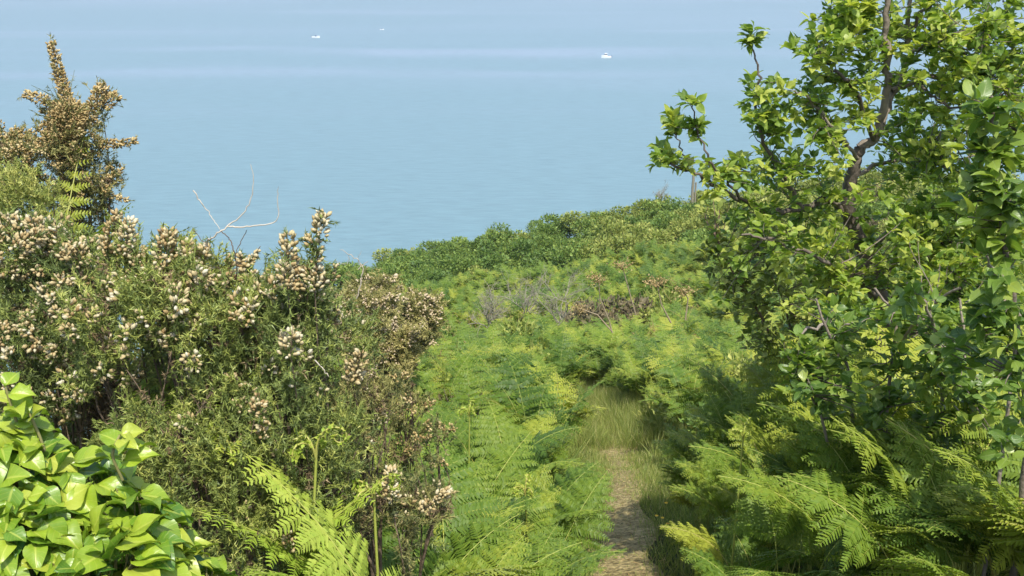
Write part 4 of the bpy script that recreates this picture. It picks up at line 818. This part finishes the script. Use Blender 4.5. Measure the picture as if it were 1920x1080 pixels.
for Yr in (52, 50, 47.5, 45, 42.5, 40, 37.5, 35.2):
    for xx in np.arange(-9.5, 24, 1.2):
        x = xx+r.uniform(-.5, .5); y = Yr+r.uniform(-.7, .7); px, py = proj(np.array([x, y, float(H(x, y))+1.0]))
        if px < 640 or px > 2000: continue
        lim = np.interp(px, [640, 850, 1000, 1150, 1300, 2000], [525, 535, 500, 470, 452, 450])
        if py > lim: continue
        left = px < 1060
        kind = r.choice([0, 1, 2, 3], p=[.3, .3, .25, .15]) if (left or r.random() < .3) else r.choice([3, 4, 5, 0], p=[.42, .38, .08, .12])
        if Yr >= 50: lab = 'dark green shrub on the hedge skyline against the sea' if kind < 3 else 'olive yellow shrub on the hedge skyline against the sea'
        elif left: lab = 'dark green shrub in the left half of the far hedge' if kind < 3 else 'olive shrub in the left half of the far hedge'
        else: lab = 'dark green shrub in the right half of the far hedge' if kind < 3 else 'pale olive shrub in the right half of the far hedge'
        if px > 1330: lab = lab+', behind the leafy tree'
        target = 1.0
        scrub(int(kind), x, y, r.uniform(.85, 1.5), lab, 'shrubs of the far hedge', sz=r.uniform(.65, .95)); cnt += 1
for j in range(120):
    y_ = float(r.uniform(9, 30)); x_ = float(r.uniform(-.16, .2)*y_); px, py = proj(np.array([x_, y_, float(H(x_, y_))+.7]))
    if not (640 < px < 1400) or path_dist(x_, y_) < 1.8 or (1010 < px < 1290 and py > 610): continue
    k_ = int(r.choice([1, 3, 5, 5, 4])); scrub(k_, x_, y_, r.uniform(.4, .8), ['', 'small dark green bush', '', 'small olive bush', 'small olive bush', 'small brownish bush'][k_]+' half buried in the bracken of the slope', 'low bushes among the slope bracken').name = 'slope_shrub'
for px, py, Y, k, s, lab in [(960, 625, 17, 3, 1.0, 'rounded dark olive shrub in mid slope, under the leafless grey shrubs'), (900, 640, 16, 1, .8, 'small dark shrub left of the rounded olive one'), (1010, 610, 19, 5, .9, 'brownish small leafed shrub below the right grey one'),
        (1160, 520, 26, 5, 1.3, 'wide brown green bush right of the leafless grey shrubs'), (1230, 530, 26, 3, 1.2, 'olive bush near the dried stalks'), (1090, 540, 27, 5, 1.0, 'brown bush just behind the purplish dead shrub'), (765, 640, 10, 0, .40, 'small blue green shrub at the top of the bright fern bank'),
        (1260, 650, 15, 1, .7, 'dark shrub at the right of the slope beside the leafy tree'), (1330, 600, 12, 3, .8, 'olive shrub beneath the loose arching one'), (1420, 700, 8, 2, .7, 'dark shrub in the shade left under the sprouts'), (830, 560, 24, 1, 1.2, 'dark green shrub at the lower left edge of the hedge'), (1500, 760, 6.0, 0, .55, 'dark shrub under the low leafy sprouts'), (1700, 800, 5.2, 0, .5, 'dark low shrub behind the curly fern shoots'), (1620, 800, 5.0, 2, .45, 'dark low shrub at the trunk foot')]:
    p = at(px, py, Y); o = scrub(k, p[0], p[1], s, lab, None); o.name = 'slope_shrub'

# ------------------------------------------------------------------ bracken over the slope
r = np.random.default_rng(33); used_m = 0
cand = []
def zone_ok(x, y, z, py, px):
    if py < np.interp(px, [600, 850, 900, 1150, 1300, 2000], [600, 520, 505, 478, 455, 455]): return False
    return True
def mid_spots(y0, y1, dens, xl=-9, xr=16):
    n = int((y1-y0)*(xr-xl)*dens); x = r.uniform(xl, xr, n); y = r.uniform(y0, y1, n); z = H(x, y); px, py = proj(np.stack([x, y, z+.8], -1))
    m_ = (px > 560) & (px < 2000) & (py < 1250) & np.array([zone_ok(a, b, c, d, e) for a, b, c, d, e in zip(x, y, z, py, px)])
    m_ &= path_dist(x, y) > .50+.22*((y > 7.6) & (y < 12.5))
    m_ &= ~((py > 750) & (py < 850) & (px > 1040) & (px < 1230) & (y < 11.5))
    m_ &= ~((px > 1240) & (y < 8.2)); m_ &= ~blocks_path(x, y)
    bare = vnoise(x, y, .8, 5) > .62; m_ &= ~((y > 15) & bare)
    return x[m_], y[m_], px[m_], py[m_]
x1, y1_, px1, py1 = mid_spots(3.9, 12.5, 4.6)
k = np.argsort(y1_)[:250]; thr = y1_[k].max()
protoL = [bracken_plant((0, 0, 0), 'x', None, 8, .9, True, False, 140+i, .36+.1*(i % 3), bf=.36) for i in range(3)]
for i in k:
    x, y = x1[i], y1_[i]; gx = np.interp(y, PC[:, 1], PC[:, 0])
    if y < 6.3:
        side_ = 'left' if x < gx else 'right'
        put_proto(protoL, int(r.integers(0, 3)), x, y, r.uniform(.5, .85), r.uniform(0, 6.28), f'bright bracken fern in the near bank {side_} of the path', f'near bracken ferns {side_} of the path')
    else:
        o = bpy.data.objects.new('bracken_fern', FERN_ME[int(r.integers(0, 6))]); COL.objects.link(o); place(o, x, y, r.uniform(.5, 1.0), tilt=.3)
        side_ = 'left' if x < gx else 'right'
        tag(o, f'bright yellow green bracken fern further down the slope, {side_} of the path', 'bracken', f'bracken ferns down the slope {side_} of the path')
for i in range(90):
    x, y = r.uniform(-1.25, .05), r.uniform(2.9, 5.6); px_, py_ = proj(np.array([x, y, float(H(x, y))+.9]))
    if px_ < 600 or blocks_path(x, y): continue
    put_proto(protoL, i, x, y, r.uniform(.75, 1.1), r.uniform(0, 6.28), 'green bracken fern growing up through the olive gorse thicket', 'bracken ferns inside the gorse thicket')
# the rest of the bracken: one mass that nobody could count
xf, yf, pf, qf = mid_spots(thr, 41, 9.5, -12, 26)
rest = [(x1[i], y1_[i]) for i in range(len(x1)) if y1_[i] > thr]
XY = np.concatenate([np.stack([xf, yf], -1)]+([np.array(rest)] if rest else []))
g = Geo(); 
me = bpy.data.meshes.new('bracken_cover'); me.vertices.add(len(XY)); Vp = np.stack([XY[:, 0], XY[:, 1], H(XY[:, 0], XY[:, 1])], -1); me.vertices.foreach_set('co', Vp.astype(np.float32).ravel())
for nm_, arr, ty in (('rz', r.uniform(0, 6.28, len(XY)), 'FLOAT'), ('sc', r.uniform(.45, 1.05, len(XY)), 'FLOAT'), ('va', r.integers(0, 6, len(XY)), 'INT')):
    a_ = me.attributes.new(nm_, ty, 'POINT'); a_.data.foreach_set('value', arr.astype(np.float32 if ty == 'FLOAT' else np.int32))
srcs = []
for i in range(6):
    srcs.append(next(o for o in bpy.data.objects if o.type == 'MESH' and o.data == FERN_ME[i]))
bc = bpy.data.objects.new('bracken_cover', me); COL.objects.link(bc); tag(bc, 'unbroken cover of yellow green bracken over the far slope', 'bracken', None, 'stuff')
ng = bpy.data.node_groups.new('cover', 'GeometryNodeTree'); ng.interface.new_socket('Geometry', in_out='INPUT', socket_type='NodeSocketGeometry'); ng.interface.new_socket('Geometry', in_out='OUTPUT', socket_type='NodeSocketGeometry')
N = ng.nodes; Lk = ng.links; gi_ = N.new('NodeGroupInput'); go_ = N.new('NodeGroupOutput'); jn = N.new('GeometryNodeJoinGeometry')
def named(nm_, ty): q = N.new('GeometryNodeInputNamedAttribute'); q.data_type = ty; q.inputs[0].default_value = nm_; return q
nrz = named('rz', 'FLOAT'); nsc = named('sc', 'FLOAT'); nva = named('va', 'INT'); cx = N.new('ShaderNodeCombineXYZ'); cx.inputs[0].default_value = .05; Lk.new(nrz.outputs[0], cx.inputs[2])
for i, s_ in enumerate(srcs):
    ob = N.new('GeometryNodeObjectInfo'); ob.inputs['Object'].default_value = s_; ob.transform_space = 'ORIGINAL'; ob.inputs['As Instance'].default_value = True
    ins = N.new('GeometryNodeInstanceOnPoints'); cmp_ = N.new('FunctionNodeCompare'); cmp_.data_type = 'INT'; cmp_.operation = 'EQUAL'
    ii = [s for s in cmp_.inputs if s.type == 'INT']; Lk.new(nva.outputs[0], ii[0]); ii[1].default_value = i
    Lk.new(gi_.outputs[0], ins.inputs['Points']); Lk.new(ob.outputs['Geometry'], ins.inputs['Instance']); Lk.new(cmp_.outputs[0], ins.inputs['Selection']); Lk.new(cx.outputs[0], ins.inputs['Rotation']); Lk.new(nsc.outputs[0], ins.inputs['Scale']); Lk.new(ins.outputs[0], jn.inputs[0])
Lk.new(jn.outputs[0], go_.inputs[0]); md_ = bc.modifiers.new('cover', 'NODES'); md_.node_group = ng
print('cover plants', len(XY), 'scrub', cnt, 'right stand', len(spotsR))

# ------------------------------------------------------------------ grass along the path, dead litter
r = np.random.default_rng(44)
def grass(n, test, hmin, hmax, name, label, tl=(.1, .9), wid=.004, m=M_grass, area=None):
    g = Geo(); ax, bx_, ay, by_ = area; x = r.uniform(ax, bx_, n); y = r.uniform(ay, by_, n); d = path_dist(x, y); keep = test(x, y, d); x, y, d = x[keep], y[keep], d[keep]; n = len(x)
    z = H(x, y)-.005; hh = r.uniform(hmin, hmax, n)*np.clip(.35+d/.35, .3, 1); P = np.stack([x, y, z], -1); D = nrm(np.stack([r.normal(0, .35, n), r.normal(0, .35, n), np.ones(n)], -1))
    g.scatter(BLADE, P, D, rdir(n)*[1, 1, .1], np.stack([np.full(n, wid)*r.uniform(.7, 1.4, n), hh, hh], -1), np.clip(r.normal((tl[0]+tl[1])/2, (tl[1]-tl[0])/3.2, n), 0, 1))
    o = g.obj(name, m, None, False); return tag(o, label, 'grass', None, 'stuff')
grass(150000, lambda x, y, d: (d < .7) & (r.random(len(d)) < np.clip((d-.04)/.26+np.clip((y-6.6)/3, 0, .8), .2, 1)), .025, .12, 'path_grass', 'short yellowing grass along both sides of the worn path', (.05, .8), .0038, area=(PC[:, 0].min()-.7, PC[:, 0].max()+.7, 3.0, 17))
grass(52000, lambda x, y, d: (d < 2.6) & (d > .0), .14, .42, 'tall_grass', 'taller seeding grass where the path disappears into the ferns', (.05, .75), .004, area=(PC[-1, 0]-1.2, PC[-1, 0]+1.6, 11.3, 17.5))
grass(50000, lambda x, y, d: (d > .4), .10, .35, 'undergrowth', 'thin green undergrowth between the ferns', (.0, .6), .006, area=(-5, 6, 2.2, 14))
# fallen litter on the path
n = 2600; x = r.uniform(PC[:, 0].min()-.4, PC[:, 0].max()+.4, n); y = r.uniform(3, 14, n); d = path_dist(x, y); q = d < .36; x, y = x[q], y[q]; n = len(x); g = Geo()
P = np.stack([x, y, H(x, y)+.022], -1); g.scatter(L_QUAD, P, nrm(rdir(n)*[1, 1, .12]), nrm(rdir(n)*.25+[0, 0, 1]), np.stack([r.uniform(.006, .02, n), r.uniform(.02, .07, n), np.full(n, .02)], -1), r.uniform(0, 1, n)); tag(g.obj('leaf_litter', M_dead, None, False), 'dry brown bits scattered on the path', 'litter', None, 'stuff')
# dead bracken among the living
n = 0; g = Geo(); gs2 = Geo()
for i in range(520):
    x = r.uniform(-6, 12); y = r.uniform(9, 30); z = float(H(x, y)); px, py = proj(np.array([x, y, z+.7])); v = vnoise(np.array(x), np.array(y), .8, 5)
    if not (620 < px < 1330) or (v < .12) or path_dist(x, y) < 1.3: continue
    m_ = 70; c = np.array([x, y, z+r.uniform(.45, .8)]); P = c+r.normal(0, .2, (m_, 3)); D = nrm(r.normal(size=(m_, 3))*[1, 1, .4]); g.scatter(L_QUAD, P, D, rdir(m_), np.stack([r.uniform(.02, .045, m_), r.uniform(.05, .11, m_), np.full(m_, .1)], -1), r.uniform(.2, .9, m_)); g.sticks(P[:12], P[:12]+nrm(rdir(12)+[0, 0, .5])*.4, .005, .003, .7)
tag(g.obj('dead_bracken', M_dead, None, False), 'tangle of last year\'s brown bracken between the green ferns', 'dead bracken', None, 'stuff')

# yellow flowers beside the path
def flower(px, py, Y, lab):
    p = ground_hit(px, py+34); p = at(px, py, p[1]); b = np.array([p[0], p[1], float(H(p[0], p[1]))]); t = thing('yellow_flower', lab, 'flower', b, 'yellow flowers right of the path'); g, gp = Geo(), Geo()
    g.tube(np.array([b, (b+p)/2+[.01, 0, 0], p]), [.002, .0018, .0012], 4, .4); n = 9; a = np.arange(n)*2*np.pi/n
    gp.scatter(L_QUAD, np.repeat(p[None], n, 0), np.stack([np.cos(a), np.sin(a), np.full(n, .5)], -1), np.stack([0*a, 0*a, 1+0*a], -1), np.full(n, .016), r.uniform(0, 1, n)); part(g, 'stalk', M_stipe, t); part(gp, 'petals', M_yellow, t)
flower(1231, 968, 4.6, 'small yellow flower right of the path, leftmost of the cluster'); flower(1242, 972, 4.6, 'small yellow flower right of the path, middle of the cluster'); flower(1252, 983, 4.55, 'small yellow flower right of the path, lowest of the cluster'); flower(1249, 944, 4.9, 'single orange yellow flower above the little cluster by the path')

# weathered post on the skyline behind the left branch tips
pp = at(1300, 345, 51.5); 
b = np.array([pp[0], pp[1], float(H(pp[0], pp[1]))]); t = thing('weathered_post', 'split grey wooden post on the skyline behind the leftmost branch', 'post', b)
top = at(1297, 310, 51.5)[2]; g = Geo()
zz = np.linspace(b[2]-.1, top, 8)
for dx, dy, rr, hc in ((0, 0, .075, .85), (.13, .03, .05, .7)):
    g.tube(np.stack([np.full(8, b[0]+dx)+rng.normal(0, .008, 8), np.full(8, b[1]+dy), b[2]-.1+(zz-zz[0])*hc], -1), np.linspace(rr*1.1, rr*.85, 8), 7, .5)
    g.scatter((np.array([(-1, -1, 0), (1, -1, .3), (1, 1, .2), (-1, 1, 0)]), np.array([(0, 1, 2), (0, 2, 3)]), np.zeros((4, 2))), np.array([[b[0]+dx, b[1]+dy, zz[0]+(zz[-1]-zz[0])*hc-.005]]), np.array([[0, 1., 0]]), np.array([[0, 0, 1.]]), np.array([rr*.62]), [.6])
part(g, 'timber', M_grey, t)

# ------------------------------------------------------------------ boats
def boat(px, py, L_, head, label, cabin=True):
    d = ray(px, py); tt = -CZ/d[2]; p = np.array([0, 0, CZ])+d*tt; p[2] = 0
    t = thing('motor_boat', label, 'boat', p, 'motor boats on the sea'); s = L_/6.0; zk = 1.45 if cabin else 1.25; ca, sa = math.cos(head), math.sin(head)
    def W(V): V = np.asarray(V, float)*s; return np.stack([p[0]+V[:, 0]*ca-V[:, 1]*sa, p[1]+V[:, 0]*sa+V[:, 1]*ca, V[:, 2]*zk], -1)
    ns = 12; ring = []
    for i in range(ns):
        u = i/(ns-1); x = -3+6*u; b = 1.15*(1-max(0, (u-.45)/.55)**2.2)+.02; sh = .75+.45*u**2; ring.append([(x, -b, sh), (x, -b*.8, .05), (x, 0, -.25), (x, b*.8, .05), (x, b, sh), (x, b*.85, sh-.04), (x, 0, sh-.12 if u > .5 else sh-.5), (x, -b*.85, sh-.04)])
    V = np.array(ring).reshape(-1, 3); T = []
    for i in range(ns-1):
        for j in range(8): a = i*8+j; b_2 = i*8+(j+1) % 8; T += [(a, b_2, b_2+8), (a, b_2+8, a+8)]
    for e in (0, (ns-1)*8):
        for j in range(1, 7): T.append((e, e+j, e+j+1))
    g = Geo(); g.add(W(V), np.array(T), np.zeros((len(V), 3))); part(g, 'hull', M_white, t, False)
    def box(x0, x1, y0, y1, z0, z1, nm_, m, tp=1., par=t):
        cx_, cy_ = (x0+x1)/2, (y0+y1)/2; V = []
        for z_, k_ in ((z0, 1), (z1, tp)):
            for a, b_3 in ((x0, y0), (x1, y0), (x1, y1), (x0, y1)): V.append((cx_+(a-cx_)*k_, cy_+(b_3-cy_)*k_, z_))
        T = [(0, 1, 5), (0, 5, 4), (1, 2, 6), (1, 6, 5), (2, 3, 7), (2, 7, 6), (3, 0, 4), (3, 4, 7), (4, 5, 6), (4, 6, 7), (0, 2, 1), (0, 3, 2)]
        g = Geo(); g.add(W(V), np.array(T), np.zeros((8, 3))); part(g, nm_, m, t, False)
    if cabin:
        box(-.6, 1.4, -.8, .8, .75, 1.3, 'cabin', M_white, .95); box(-.5, 1.25, -.78, .78, 1.303, 1.85, 'windows', M_dark, .85); box(-.7, 1.2, -.82, .82, 1.853, 1.98, 'roof', M_white, .9)
        for yy in (-.79, .70): box(.3, .42, yy, yy+.09, 1.302, 1.86, 'window_post', M_white, 1.)
    else:
        box(-.5, .7, -.55, .55, .5, 1.5, 'console', M_navy, .9)
    box(-3.35, -2.95, -.22, .22, .3, 1.15, 'outboard_motor', M_navy, .8)
    return t
boat(1137, 109, 6.6, math.radians(172), 'white cabin boat with dark windows, nearest and rightmost on the sea')
boat(592, 71, 6.4, math.radians(8), 'small white open boat with a dark console, left of the others', False)
boat(716, 56, 3.6, math.radians(0), 'tiny white boat farthest out, between the two larger ones', False)

# ------------------------------------------------------------------ sea air
hz = bpy.data.materials.new('haze_air'); hz.use_nodes = True; hn = hz.node_tree.nodes; hn.remove(hn['Principled BSDF'])
pv = hn.new('ShaderNodeVolumePrincipled'); pv.inputs['Density'].default_value = .00035; pv.inputs['Color'].default_value = (.86, .93, .98, 1); pv.inputs['Anisotropy'].default_value = .3
hz.node_tree.links.new(pv.outputs[0], hn['Material Output'].inputs['Volume'])
hg = Geo(); a, b, c, d, e, f = -3050, 3050, -250, 3650, -102, CZ+12
Vh = np.array([(a, c, e), (b, c, e), (b, d, e), (a, d, e), (a, c, f), (b, c, f), (b, d, f), (a, d, f)], float)
Th = np.array([(0, 2, 1), (0, 3, 2), (4, 5, 6), (4, 6, 7), (0, 1, 5), (0, 5, 4), (1, 2, 6), (1, 6, 5), (2, 3, 7), (2, 7, 6), (3, 0, 4), (3, 4, 7)])
hg.add(Vh, Th, np.zeros((8, 3))); tag(hg.obj('haze', hz, None, False), 'thin sea haze in the air over the water', 'haze', None, 'stuff')
for o in bpy.data.objects:
    if 'label' in o and len(o['label'].split()) > 16: print('LONG', o.name, o['label'])
